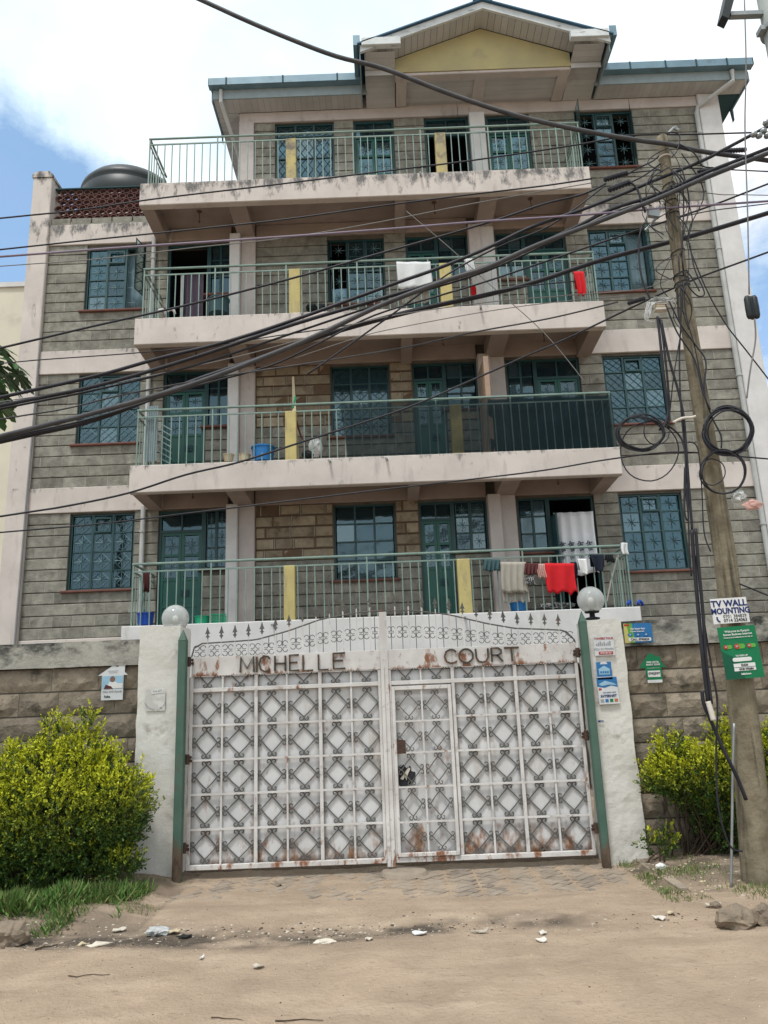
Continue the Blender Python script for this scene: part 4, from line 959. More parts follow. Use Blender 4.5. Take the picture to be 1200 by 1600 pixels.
# name band: plates and letters
for a, b in ((-2.10, -1.42), (-1.418, -.10), (-.018, .66), (.662, 1.315), (1.317, 1.98)):
    MB().bbox(a, b, YG - .03, YG + .03, 1.967, 2.168, .003).build('name_plate', 'gate_white', gate)
GL = {'M': [[(0, 0), (.04, 1), (.5, .25), (.96, 1), (1, 0)]], 'I': [[(.5, 0), (.5, 1)]], 'C': [[(.95, .82), (.75, .97), (.45, 1), (.15, .85), (.02, .5), (.15, .15), (.45, 0), (.75, .03), (.97, .15)]],
      'H': [[(.05, 0), (.05, 1)], [(.95, 0), (.95, 1)], [(.05, .5), (.95, .5)]], 'E': [[(.95, 1), (.05, 1), (.05, 0), (.98, 0)], [(.05, .52), (.8, .52)]], 'L': [[(.05, 1), (.05, 0), (.95, 0)]],
      'O': [[(.5 + .5 * math.cos(a * math.pi / 8), .5 + .5 * math.sin(a * math.pi / 8)) for a in range(17)]], 'U': [[(.02, 1), (.04, .35), (.22, .06), (.5, 0), (.78, .06), (.96, .35), (.98, 1)]],
      'R': [[(.05, 0), (.05, 1), (.6, 1), (.85, .85), (.85, .62), (.6, .48), (.05, .48)], [(.5, .48), (.95, 0)]], 'T': [[(0, 1), (1, 1)], [(.5, 1), (.5, 0)]]}
for word, zb, zt in (((('M', 376, 397), ('I', 400, 403), ('C', 405, 423), ('H', 429, 447), ('E', 452, 468), ('L', 473, 490), ('L', 497, 514), ('E', 520, 540)), 1.988, 2.148), ((('C', 694, 714), ('O', 717, 739), ('U', 743, 763), ('R', 767, 786), ('T', 788, 811)), 2.0, 2.142)):
    for ch, p0, p1 in word:
        yy = 1033 if p0 < 600 else 1024
        x0, x1 = at(p0, yy, YG - .03).x, at(p1, yy, YG - .03).x; mb = MB()
        dz = random.uniform(-.004, .004)
        for st in GL[ch]:
            mb.tube([(x0 + (x1 - x0) * u, YG - .044, zb + dz + (zt - zb) * v) for u, v in st], .0125, 4)
        mb.build('letter', 'letter', gate)
# crest
def arc_z(x):
    P = [(-2.11, 2.17), (-2.085, 2.265), (-2.0, 2.312), (-1.75, 2.318), (-1.42, 2.33), (-1.08, 2.41), (-.73, 2.52), (-.32, 2.58), (-.06, 2.59), (.24, 2.58), (.65, 2.52), (1.05, 2.41), (1.35, 2.345), (1.67, 2.322), (1.87, 2.305), (1.96, 2.255), (1.985, 2.165)]
    for (a, b), (c, d) in zip(P, P[1:]):
        if a <= x <= c: return b + (d - b) * (x - a) / (c - a)
    return 2.17
mb = MB(); xs_ = [-2.11, -2.10, -2.085, -2.05] + [-2.0 + .06 * k for k in range(66)] + [1.975, 1.985]
mb.tube([(x, YG, arc_z(x)) for x in xs_], .0085, 5); mb.build('crest_arch_bar', 'scroll', gate)
sp = MB()                                            # spear head
sp.prism([(0, .125), (-.011, .085), (-.020, .062), (-.028, .045), (-.010, .050), (-.008, .030), (-.024, .018), (-.006, .006), (-.007, -.01), (.007, -.01), (.006, .006), (.024, .018), (.008, .030), (.010, .050), (.028, .045), (.020, .062), (.011, .085)], -.006, .006)
spm = bpy.data.meshes.new('spearhead'); spm.from_pydata([tuple(v) for v in sp.v], [], sp.f); spm.materials.append(MT['scroll'])
qf = MB()
for sx in (-1, 1):
    for sz in (-1, 1):
        qf.tube([(sx * (.004 + .027 * (1 - math.cos(a))), 0, sz * (.006 + .027 + .027 * math.sin(a))) for a in [(-.5 + .25 * k) * math.pi * .95 for k in range(-1, 7)]], .0052, 4)
qfm = bpy.data.meshes.new('crest_scroll'); qfm.from_pydata([tuple(v) for v in qf.v], [], qf.f); qfm.materials.append(MT['scroll'])
cx = [-.06 + s * (.135 + .1455 * k) for s in (-1, 1) for k in range(13)] ; cx.sort()
for x in cx:
    az = arc_z(x); MB().box(x - .006, x + .006, YG - .006, YG + .006, 2.168, az + .045).build('crest_bar', 'gate_white', gate)
    inst(spm, 'spearhead', (x, YG, az + .05), gate, rot=(0, random.uniform(-.05, .05), random.uniform(-.4, .4)))
allx = [-2.105] + cx[:13] + [-.10] ; allr = [-.02] + cx[13:] + [1.985]
for arr in (allx, allr):
    for a, b in zip(arr, arr[1:]):
        x = (a + b) / 2; az = arc_z(x)
        zc = 2.168 + .062 if az < 2.36 else 2.168 + .062 + (az - 2.36) * .55
        inst(qfm, 'crest_scroll', (x, YG, zc), gate, scale=((b - a) / .147, 1, 1.0))
        if az > 2.35: MB().box(x - .0035, x + .0035, YG - .0035, YG + .0035, 2.17 if az > 2.45 else 2.25, az - .01).build('crest_pin', 'scroll', gate)
# hinges
for (x, z) in ((-2.12, 2.12), (-2.115, 1.135), (-2.125, .29), (1.985, 2.06), (1.99, 1.22), (2.0, .33)):
    mb = MB(); mb.lathe([(.02, -.05), (.024, -.045), (.024, .0), (.027, .003), (.024, .006), (.024, .045), (.02, .05)], (x, 8.235, z), 10)
    mb.box(x - .045, x + .045, 8.245, 8.27, z - .03, z - .005); mb.box(x - .04, x + .04, 8.243, 8.268, z + .006, z + .03)
    mb.build('hinge', 'rust', gate)
MB().lathe([(.24, -.02), (.22, .012), (.12, .022), (0, .024)], (.06, 8.2, .0), 18).build('cement_patch', 'paver', label='low round cement patch on the drive under the meeting edge of the gate', cat='cement patch')
# shade side of compound, paved yard
MB().box(-9, 9, 8.62, YW - .1, -.2, .02).build('courtyard', 'paver', kind='structure')

# ================================================================== POSTERS AND SIGNS
def board(name, pts, Y, m, label, cat, group=None, t=.006, ang=0, origin=None):
    """flat plate at its true place; pts are (x, z) round its own centre"""
    c = origin; root = thing(name, c, label, cat, group); root.rotation_euler = (0, ang, 0)
    b = MB().prism(pts, -t, 0); local(b, 'board', m, root); return root
def rect(w_, h_): return [(-w_ / 2, -h_ / 2), (w_ / 2, -h_ / 2), (w_ / 2, h_ / 2), (-w_ / 2, h_ / 2)]
def rrect(w_, h_, r):
    out = []
    for cx_, cz_, a0 in ((w_ / 2 - r, -h_ / 2 + r, -90), (w_ / 2 - r, h_ / 2 - r, 0), (-w_ / 2 + r, h_ / 2 - r, 90), (-w_ / 2 + r, -h_ / 2 + r, 180)):
        out += [(cx_ + r * math.cos(R(a0 + k * 30)), cz_ + r * math.sin(R(a0 + k * 30))) for k in range(4)]
    return out
def patch(root, pts, m, y=-.008, name='print', dx=0, dz=0): return local(MB().prism([(x + dx, z + dz) for x, z in pts], y, y + .0015), name, m, root)
PB = at(1128, 960, 7.0)
POLE = [at(1190, 1400, 7.10), at(1187, 1380, 7.10), at(1166, 1150, 7.10), at(1150, 1010, 7.10), at(1133, 870, 7.10), at(1098, 650, 7.1), at(1065, 440, 7.10), at(1042, 270, 7.10), at(1033, 206, 7.10)]
def pole_x(z):
    for a, b in zip(POLE, POLE[1:]):
        if a.z <= z <= b.z: return a.x + (b.x - a.x) * (z - a.z) / (b.z - a.z)
    return POLE[0].x if z < POLE[0].z else POLE[-1].x
def pr(z):   # pole radius
    return .145 - .0098 * z - .018 * min(z, 2.5) / 2.5
c = at(1140, 954, 6.93)
s1 = board('sign', rect(.325, .225), 0, 'white', 'white board reading TV WALL MOUNTING nailed to the wooden pole', 'sign', origin=c, ang=R(-1.5))
text('TV WALL', .078, 'navy_ink', s1, .0, .062, -.008, sx=.98, bold=.0028); text('MOUNTING', .071, 'navy_ink', s1, .004, -.004, -.008, sx=.90, bold=.0026)
text('0701 384829', .040, 'black_ink', s1, .035, -.052, -.008, sx=1.0); text('0714 224063', .040, 'black_ink', s1, .035, -.088, -.008, sx=1.0, bold=.0006)
local(MB().tube([(-.125, -.009, -.052), (-.128, -.009, -.07), (-.118, -.009, -.088), (-.104, -.009, -.094)], .007, 5), 'phone_mark', 'navy_ink', s1)
c = at(1157, 1019, 6.90)
s2 = board('sign', rect(.335, .455), 0, 'green_print', 'glossy green internet advert board with red and lime price badges on the wooden pole', 'sign', origin=c, ang=R(-2.5))
patch(s2, [(-.1675, -.2275), (.0, -.2275), (-.05, -.05), (-.1675, .02)], 'dark_green_print', -.0075)
text('Welcome to Kenya\'s', .026, 'white', s2, 0, .185, -.01, bold=.0006); text('fastest Business Internet', .026, 'white', s2, 0, .158, -.01, bold=.0006); text('Powered by broadband you can rely on', .016, 'white', s2, 0, .132, -.01, bold=.0004)
for k, s_ in ((-1, 1), (0, 1.25), (1, 1)):
    x = k * .105; patch(s2, rrect(.075 * s_, .034 * s_, .016 * s_), 'lime_print', -.009, dx=x, dz=.052)
    patch(s2, [(x - .022 * s_ + .019 * s_ * math.cos(a * .7), .052 + .019 * s_ * math.sin(a * .7)) for a in range(9)], 'red_ink', -.0115); text(('30', '50', '80')[k + 1], .018 * s_, 'white', s2, x - .022 * s_, .052, -.014)
text('TO SIGN UP', .020, 'white', s2, .0, -.03, -.01, bold=.0005); patch(s2, rrect(.17, .034, .015), 'white', -.009, dz=-.062)
patch(s2, rect(.19, .032), 'white', -.009, dz=-.112, dx=.01); patch(s2, rect(.19, .028), 'white', -.009, dz=-.147, dx=.01)
text('DAN', .028, 'black_ink', s2, .01, -.112, -.012, bold=.0008); text('0740 970684', .024, 'black_ink', s2, .02, -.147, -.012, bold=.0006); text('Safaricom', .022, 'white', s2, .01, -.188, -.01, bold=.0008)
# posters on the right pillar
c = at(944, 1009, 8.175)
p1 = board('poster', rect(.215, .20), 0, 'paper', 'torn white moving company sticker topmost on the right gate pillar', 'poster', 'posters stuck on the right gate pillar', .002, origin=c)
text('TOWERS TOUR', .030, 'red_ink', p1, 0, .075, -.004, sx=.95, bold=.0008); text('YOU IN TOWN', .030, 'grey_print', p1, -.01, -.035, -.004, bold=.0006); patch(p1, rect(.15, .032), 'red_ink', -.004, dx=.01, dz=-.075); text('0724 681157', .022, 'white', p1, .01, -.075, -.0065, bold=.0006)
for k in range(8): patch(p1, [(-.085 + k * .02, 0), (-.07 + k * .02, 0), (-.07 + k * .02, .02 + (k * 37 % 5) * .006), (-.085 + k * .02, .025 + (k * 37 % 5) * .006)], 'grey_print', -.004)
c = at(944, 1047, 8.175)
p2 = board('poster', rect(.155, .165), 0, 'blue_print', 'small blue poster with a white house emblem in the middle of the right pillar', 'poster', 'posters stuck on the right gate pillar', .002, origin=c)
patch(p2, rect(.155, .028), 'paper', -.004, dz=-.082); text('0722 417 398', .018, 'navy_ink', p2, 0, -.082, -.0065); patch(p2, [(-.055, -.045), (.055, -.045), (.055, .005), (.068, .005), (0, .045), (-.068, .005), (-.055, .005)], 'pale_blue', -.004)
patch(p2, [(-.04, .06), (-.025, .085), (.025, .085), (.04, .06)], 'paper', -.004)
for k in range(4): patch(p2, rect(.018, .022), 'blue_print', -.0055, dx=-.036 + k * .024, dz=-.022)
c = at(950, 1079, 8.175)
p3 = board('poster', rect(.21, .27), 0, 'paper', 'white and blue INTERNET poster lowest on the right gate pillar', 'poster', 'posters stuck on the right gate pillar', .002, origin=c, ang=R(-1.5))
patch(p3, [(-.105, .135), (.105, .135), (.105, .03), (.04, .05), (-.03, .03), (-.105, .045)], 'blue_print', -.004); patch(p3, [(-.09, .07), (-.02, .1), (.06, .075), (.1, .05), (.02, .06), (-.06, .05)], 'pale_blue', -.0055)
text('HIGH SPEED HOME', .016, 'navy_ink', p3, .01, -.02, -.004); text('INTERNET', .036, 'navy_ink', p3, 0, -.055, -.004, bold=.0012); patch(p3, rect(.03, .02), 'red_ink', -.004, dx=-.08, dz=.018)
for k, m_ in enumerate(('grey_print', 'blue_print', 'green_print', 'orange_print')): patch(p3, rect(.034, .032), m_, -.004, dx=-.072 + k * .048, dz=-.1)
c = at(939, 1127, 8.18); p4 = board('sticker', rect(.055, .018), 0, 'navy_ink', 'tiny dark blue sticker below the posters on the right gate pillar', 'sticker', None, .002, origin=c); patch(p4, rect(.03, .007), 'pale_blue', -.004, dx=.01)
# poster on the coping and house shaped one
c = at(997, 989, 8.28)
p5 = board('poster', rect(.30, .205), 0, 'blue_print', 'blue and yellow advert card stuck on the wall coping right of the gate', 'poster', None, .003, origin=c, ang=R(.5))
patch(p5, [(-.15, -.1025), (-.09, -.1025), (-.12, .1025), (-.15, .1025)], 'yellow_print', -.005); patch(p5, [(-.09, -.1025), (-.04, -.1025), (-.06, .1025), (-.12, .1025)], 'lime_print', -.005)
patch(p5, rect(.055, .022), 'red_ink', -.0065, dx=-.115, dz=.085); text('Get Super-Fast', .026, 'white', p5, -.005, .045, -.0085, bold=.0008); text('Home Internet', .024, 'white', p5, -.01, .018, -.0085, bold=.0006)
for k in range(3): patch(p5, rrect(.05, .03, .013), 'blue_print', -.0085, dx=-.09 + k * .085, dz=-.018); text(('10', '20', '40')[k], .018, 'white', p5, -.09 + k * .085, -.018, -.011, bold=.0006)
patch(p5, rrect(.24, .038, .012), 'white', -.0085, dx=.01, dz=-.068); text('CALL 0745624', .032, 'black_ink', p5, .01, -.068, -.011, bold=.0008)
c = at(1021, 1046, 8.31)
hs = [(-.075, -.155), (.08, -.155), (.085, .0), (.135, .0), (.085, .065), (.085, .115), (.035, .115), (.03, .125), (-.01, .15), (-.04, .14), (-.15, .0), (-.09, .0)]
p6 = board('poster', [(x, z + .02) for x, z in hs], 0, 'green_print', 'green house shaped advert on the stone wall right of the gate', 'poster', 'house shaped adverts on the boundary walls', .004, origin=c)
text('FREE HOTEL', .024, 'white', p6, .0, .075, -.007, bold=.0008); text('READY ZONE', .024, 'white', p6, .0, .05, -.007, bold=.0008); text('Get connected in 24 hours', .012, 'white', p6, 0, .015, -.007); patch(p6, rect(.13, .065), 'white', -.006, dz=-.045); text('0742597', .034, 'black_ink', p6, 0, -.042, -.0085, bold=.0006); patch(p6, rect(.155, .03), 'paper', -.006, dz=-.122)
c = at(176, 1068, 8.31)
hs = [(-.115, -.17), (.115, -.17), (.115, .085), (.16, .085), (.125, .115), (.125, .185), (.06, .185), (.05, .17), (.0, .19), (-.16, .085), (-.115, .085)]
p7 = board('poster', hs, 0, 'paper', 'white house shaped flyer with a man\'s photo on the stone wall left of the gate', 'poster', 'house shaped adverts on the boundary walls', .004, origin=c)
patch(p7, rect(.225, .135), 'pale_blue', -.006, dz=.012); patch(p7, [(.0 + .028 * math.cos(a * .7), .045 + .032 * math.sin(a * .7)) for a in range(9)], 'skin_print', -.009); patch(p7, [(-.05, -.05), (.06, -.05), (.045, .01), (.015, .02), (-.015, .02), (-.04, .01)], 'white', -.0075)
patch(p7, [(-.09, -.055), (.01, -.055), (-.01, -.03), (-.07, -.01)], 'maroon_cloth', -.009); patch(p7, rect(.08, .05), 'white', -.0085, dx=.07, dz=-.025); text('CALL 0747 PLANS', .026, 'grey_print', p7, 0, -.085, -.006, bold=.0008); text('Faiba', .032, 'black_ink', p7, -.05, -.135, -.006, bold=.0008)
for k in range(2): patch(p7, rect(.11 - k * .02, .006), 'grey_print', -.006, dz=.13 - k * .018)
# faded stamp and small label on left pillar
c = at(243, 1094, 8.185)
p8 = board('poster', rect(.20, .22), 0, 'conc_white', 'worn grey patch of an old painted notice on the left gate pillar', 'poster', None, .002, origin=c); p8.children[0].data.materials[0] = mat('faded_notice', (.50, .49, .46), (.42, .41, .38), 9, stain=(.60, .59, .56), sscale=9, sth=(.45, .6))
for k, ch in enumerate('SERVICES LIMITED'):
    a = R(-160 + k * 9.2); text(ch, .022, 'grey_print', p8, .115 * math.cos(a), .01 + .105 * math.sin(a), -.005, rz=0, bold=.0004).rotation_euler = (R(90), -(a + R(90)), 0)
c = at(246, 1080, 8.18); p9 = board('sticker', rect(.125, .045), 0, 'white', 'torn white strip with faint print above the old notice on the left pillar', 'sticker', None, .002, origin=c, ang=R(-5)); text('710 677', .03, 'grey_print', p9, 0, 0, -.004)

# ================================================================== UTILITY POLE AND LINES
up_ = thing('utility_pole', (POLE[0].x, 7.10, 0), 'weathered wooden utility pole leaning left, carrying the tangled black cables', 'pole')
def smooth_path(P, k=6):
    P = [Vector(p) for p in P]; out_ = []
    for i in range(len(P) - 1):
        p0, p1, p2, p3 = P[max(i - 1, 0)], P[i], P[i + 1], P[min(i + 2, len(P) - 1)]
        for j in range(k):
            t = j / k; out_.append(.5 * ((2 * p1) + (p2 - p0) * t + (2 * p0 - 5 * p1 + 4 * p2 - p3) * t * t + (3 * p1 - p0 - 3 * p2 + p3) * t ** 3))
    out_.append(P[-1]); return out_
mb = MB(); n_ = 22; zs_ = [i * .09 - .3 for i in range(96)]; vs = []; fs = []
zs_ = [z for z in zs_ if z < POLE[-1].z]
for z in zs_:
    cx_ = pole_x(max(z, 0)); rr = pr(max(z, 0))
    for k in range(n_):
        a = 2 * math.pi * k / n_; d = 1 + .045 * noise.noise(Vector((math.cos(a) * 2.5, math.sin(a) * 2.5, z * .6))) + .02 * noise.noise(Vector((math.cos(a) * 8, math.sin(a) * 8, z * 1.2)))
        vs.append((cx_ + rr * d * math.cos(a), 7.10 + rr * d * math.sin(a), z))
m_ = len(zs_)
fs = [(i * n_ + k, i * n_ + (k + 1) % n_, (i + 1) * n_ + (k + 1) % n_, (i + 1) * n_ + k) for i in range(m_ - 1) for k in range(n_)] + [tuple((m_ - 1) * n_ + k for k in range(n_))]
mb.add(vs, fs).build('pole_shaft', 'wood', up_, smooth=True)
def ring(z, r_=.004, m='black', tilt=.02, name='wire_band'):
    cx_ = pole_x(z); rr = pr(z) + .004
    MB().tube([(cx_ + rr * math.cos(a * .3), 7.10 + rr * math.sin(a * .3), z + tilt * math.cos(a * .3)) for a in range(22)], r_, 5).build(name, m, up_)
for py, t in ((290, .02), (316, .01), (330, .03), (336, .01), (395, .02), (430, .02), (437, -.02), (444, .01), (450, .02)): ring(at(1050, py, 7.1).z, .005, tilt=t)
ring(at(1045, 247, 7.1).z, .012, 'tape', .0, 'tape_band')
z0 = at(1040, 220, 7.1).z
MB().tube([(pole_x(z0) + .02, 6.96, z0 - .02), (pole_x(z0) + .07, 6.95, z0 + .03), (pole_x(z0) + .12, 6.95, z0 + .0)], .018, 8).lathe([(.02, 0), (.026, .015), (.012, .03)], (pole_x(z0) + .09, 6.95, z0 + .02), 10).build('insulator', 'galv', up_)
def px_r(px, P): return px / 2 * ((P.y * math.cos(TILT)) + (P.z - EYE) * math.sin(TILT)) / 1200 * .84
CAB = 'overhead cables in front of the building'
def cable(name, pts, m, wpx, label, Y0=7.1, Y1=None, cat='cable', group=CAB, ext=(True, True), k=5):
    Y1 = Y0 if Y1 is None else Y1
    n = len(pts); P = []
    x0, x1 = pts[0][0], pts[-1][0]
    for (px, py) in pts:
        t = (px - x0) / (x1 - x0) if abs(x1 - x0) > 30 else 0
        P.append(at(px, py, Y0 + (Y1 - Y0) * max(0, min(1, t))))
    r = px_r(wpx, P[n // 2]); P = [p + Vector((0, .02 * noise.noise(Vector((i_ * 1.7, pts[0][1], 0))), .014 * noise.noise(Vector((i_ * 2.3, pts[0][1], 5))))) for i_, p in enumerate(P)]
    if ext[0]: P.insert(0, P[0] + (P[0] - P[1]).normalized() * 3.5)
    if ext[1]: P.append(P[-1] + (P[-1] - P[-2]).normalized() * 3.5)
    return MB().tube(smooth_path(P, k), r, 6).build(name, m, label=label, cat=cat, group=group, smooth=True)
cable('power_cable', [(310, -2), (380, 30), (450, 60), (525, 88), (600, 108), (700, 145), (800, 178), (900, 202), (985, 218), (1025, 223), (1048, 226), (1100, 238), (1200, 251)], 'grey_cable', 8.5, 'thick grey cable swooping down from the upper left across the gable', 7.0)
cable('overhead_cable', [(0, 341), (120, 328), (240, 311), (420, 290), (600, 268), (740, 251), (900, 226), (985, 212), (1080, 209), (1200, 207)], 'black', 3, 'thin black line crossing the front of the top balcony beam', 7.2)
cable('overhead_cable', [(0, 390), (150, 374), (300, 358), (450, 342), (600, 321), (740, 303), (850, 290), (925, 279)], 'black', 3, 'thin black line running under the top balcony to the upper dead end clamp', 7.2, ext=(True, False))
cable('overhead_cable', [(0, 401), (200, 385), (400, 373), (600, 358), (740, 346), (900, 337), (1040, 325), (1200, 314)], 'lilac_cable', 4, 'pale lilac cable passing in front of the third floor ceiling', 6.95)
cable('overhead_cable', [(0, 416), (150, 404), (300, 388), (450, 371), (600, 345), (740, 318), (925, 286)], 'wire', 1.8, 'hair thin pale wire just below the lilac cable', 7.3, ext=(True, False))
cable('overhead_cable', [(0, 544), (150, 509), (300, 475), (460, 434), (572, 402), (685, 370), (780, 342), (850, 319), (910, 303), (947, 286)], 'black', 4, 'black cable rising across the second balcony to the lower dead end clamp', 7.15, ext=(True, False))
cable('overhead_cable', [(0, 621), (150, 587), (250, 560), (350, 535), (460, 500), (610, 447), (685, 419), (760, 388), (830, 355), (910, 327), (970, 304), (1027, 280), (1100, 250), (1176, 210)], 'black', 6.5, 'upper heavy black cable of the long sloping bundle', 6.98)
cable('overhead_cable', [(0, 634), (150, 603), (300, 560), (460, 506), (610, 462), (760, 416), (890, 359), (957, 326), (1030, 303), (1100, 272), (1200, 232)], 'black', 7, 'middle heavy black cable of the long sloping bundle', 6.96)
cable('overhead_cable', [(0, 639), (150, 609), (300, 572), (460, 520), (610, 470), (760, 424), (895, 362), (962, 331), (1030, 310), (1100, 280), (1200, 241)], 'black', 4, 'thinner cable lying just under the middle heavy one', 7.0)
cable('overhead_cable', [(0, 682), (150, 645), (300, 600), (425, 553), (500, 522), (600, 475), (700, 437), (760, 418), (840, 382), (952, 340), (1030, 309), (1110, 275), (1200, 239)], 'grey_cable', 9, 'thickest dark cable running from the lower left up to the pole', 6.9)
cable('overhead_cable', [(0, 690), (150, 655), (300, 598), (400, 562), (485, 531), (560, 507), (660, 482), (760, 461), (840, 440), (940, 407), (1040, 380), (1120, 358), (1200, 334)], 'black', 9, 'heavy black cable that leaves the bundle and passes behind the pole at mid height', 7.35)
cable('overhead_cable', [(0, 686), (150, 651), (300, 606), (420, 572), (500, 535), (585, 492), (685, 462), (760, 440), (840, 412), (965, 370), (1040, 346), (1120, 318), (1200, 288)], 'black', 3.6, 'medium black cable above the heavy one at the window of the third floor', 7.3)
cable('overhead_cable', [(0, 807), (100, 791), (200, 770), (290, 742), (375, 722), (480, 689), (630, 640), (730, 597), (820, 556), (890, 528), (1005, 472), (1090, 435), (1200, 394)], 'black', 3.8, 'black cable sloping from the lower left over the second floor railing', 7.25)
cable('overhead_cable', [(0, 832), (150, 818), (300, 801), (450, 783), (600, 765), (740, 750), (850, 735), (950, 718), (1050, 706), (1130, 712), (1200, 717)], 'black', 3, 'thin black line crossing above the first floor windows', 7.25)
cable('overhead_cable', [(0, 655), (100, 640), (200, 615), (350, 588), (500, 565), (640, 541), (740, 519), (860, 497), (965, 473)], 'grey_cable', 3, 'grey line over the second floor ceiling ending in the ribbed clamp', 7.2, ext=(True, False))
cable('overhead_cable', [(0, 568), (60, 562), (200, 552), (330, 540), (430, 525), (560, 505), (700, 472), (800, 450), (900, 440)], 'black', 2.2, 'slim black wire just above the pink band at the second floor', 7.3, ext=(True, False))
cable('overhead_cable', [(0, 628), (120, 610), (250, 585), (380, 555), (470, 530), (600, 495), (760, 472), (880, 462), (1000, 452), (1055, 432)], 'wire', 1.8, 'thin pale wire woven among the heavy bundle', 7.15, ext=(True, False))
cable('overhead_cable', [(460, 560), (560, 528), (620, 512), (760, 487), (880, 470), (980, 462)], 'wire', 1.6, 'faint grey wire over the white beam of the third balcony', 7.3, ext=(False, False))
cable('overhead_cable', [(480, 585), (600, 500), (700, 428), (780, 385), (860, 352), (945, 290)], 'black', 3.2, 'black wire climbing steeply out of the bundle towards the lower clamp', 7.05, ext=(False, False))
cable('overhead_cable', [(1040, 345), (1080, 336), (1120, 327), (1200, 318)], 'black', 2, 'short thin line leaving the pole top rightwards under the lilac cable', 7.2, ext=(False, True))
cable('overhead_cable', [(985, 270), (1060, 262), (1120, 264), (1200, 268)], 'black', 2.4, 'thin line running right from the clamp beside the right pilaster', 7.2, ext=(False, True))
cable('overhead_cable', [(1030, 290), (1120, 304), (1200, 306)], 'wire', 1.6, 'pale hair line right of the pole at its top bands', 7.3, ext=(False, True))
cable('overhead_cable', [(1065, 240), (1100, 300), (1075, 365), (1090, 420), (1130, 500), (1200, 592)], 'black', 2.4, 'slack black wire falling from the pole top to the lower right', 7.0, ext=(False, True))
cable('clothes_wire', [(635, 330), (700, 385), (760, 440), (850, 520), (920, 605)], 'wire', 1.6, 'slanting pale wire hanging across the middle balconies', 12.5, 12.5, cat='wire', group=None, ext=(False, False))
# stay with insulator at the right
cable('stay_wire', [(1163, -5), (1166, 100), (1164, 200), (1168, 330), (1171, 460)], 'wire', 2.4, 'thin stay wire dropping from the top right to the egg insulator', 6.6, cat='wire', group=None, ext=(False, False))
cable('stay_wire', [(1179, 498), (1181, 530), (1172, 580), (1167, 622)], 'wire', 3, 'short twisted stay wire hanging below the egg insulator', 6.6, cat='wire', group=None, ext=(False, False))
c = at(1175, 480, 6.6); ei = MB(); 
for dx in (-.033, .0, .033): ei.lathe([(0, -.12), (.02, -.115), (.03, -.09), (.032, 0), (.03, .09), (.02, .115), (0, .12)], (c.x + dx, c.y + (.012 if dx == 0 else 0), c.z), 10)
ei.build('egg_insulator', 'tank', label='ribbed black egg insulator hanging on the stay wire at the right', cat='insulator', smooth=True)
# dead end clamps
def clamp(a, b, Y, wpx, label, ribs=9):
    A, B = at(*a, Y), at(*b, Y); r = px_r(wpx, A); mb = MB(); P = []; Rr = []
    n = ribs * 2
    for i in range(n + 1): P.append(A + (B - A) * i / n); Rr.append(r * (.62 if i in (0, n) else 1 if i % 2 else .78))
    mb.tube(P, Rr, 8); mb.build('cable_clamp', 'black', label=label, cat='clamp', group='black cable clamps')
clamp((944, 281), (981, 270), 7.18, 11, 'fat black cable clamp left of the pole top, the upper of the two')
clamp((951, 297), (985, 284), 7.14, 12, 'spiral black cable clamp left of the pole top, the lower of the two', 7)
clamp((1128, 236), (1166, 234), 7.2, 10, 'straight black cable clamp right of the pole top over the white pilaster')
clamp((1090, 268), (1140, 262), 7.15, 8, 'slim black cable clamp right of the pole under the straight one')
clamp((981, 474), (1008, 466), 7.2, 9, 'ribbed black cable clamp beside the cream junction box')
# far right fitting
fx = MB()
for p_ in ((1178, 210), (1186, 212), (1193, 205), (1197, 192), (1199, 212)): q = at(*p_, 6.9); fx.lathe([(0, -.035), (.03, -.02), (.037, 0), (.03, .02), (0, .035)], q, 10)
fx.build('line_fitting', 'galv', label='cluster of grey metal line fittings where the heavy cable meets the right picture edge', cat='fitting')
# boxes on pole
c = at(1032, 480, 6.95)
jb = thing('junction_box', c, 'cream plastic junction box wrapped in torn tape on the left of the pole', 'junction box')
for k in range(3): local(MB().bbox(-.065 + k * .006, .06 + k * .006, -.04, .03, -.045 + k * .028, -.02 + k * .028, .004), 'box_layer', 'cream_plastic' if k == 1 else 'tape', jb)
tp = MB()
for s_ in range(5):
    P = [Vector((-.06 - .02 * s_, -.05, .03)), Vector((-.10 - .02 * s_ + random.uniform(-.03, .03), -.06, -.03 - .03 * s_)), Vector((-.12 + random.uniform(-.05, .03), -.06, -.11 - .02 * s_))]
    tp.tube(smooth_path(P, 4), .008, 4, r2=.003)
for s_ in range(14):
    P = [Vector((random.uniform(-.14, .14), random.uniform(-.06, 0), random.uniform(.02, .09))) for q in range(4)]; tp.tube(smooth_path(P, 4), .0035, 4)
local(tp, 'torn_tape', 'plastic_clear', jb, kind='stuff')
c = at(1021, 334, 6.98); sb = thing('splitter_box', c, 'small silver splitter box with cable ends fixed left of the pole top', 'junction box')
local(MB().hexa([(-.06, -.03, -.03), (.05, -.03, -.055), (.05, .02, -.055), (-.06, .02, -.03), (-.055, -.03, .05), (.055, -.03, .03), (.055, .02, .03), (-.055, .02, .05)]), 'box_shell', 'galv', sb)
local(MB().tube([(.02, 0, -.05), (-.06, 0, -.14), (-.11, 0, -.19)], .012, 6).lathe([(.012, 0), (.016, .02), (.012, .05)], (.055, 0, .03), 8).tube([(-.05, 0, .04), (-.075, 0, .08)], .01, 6), 'connector', 'galv', sb)
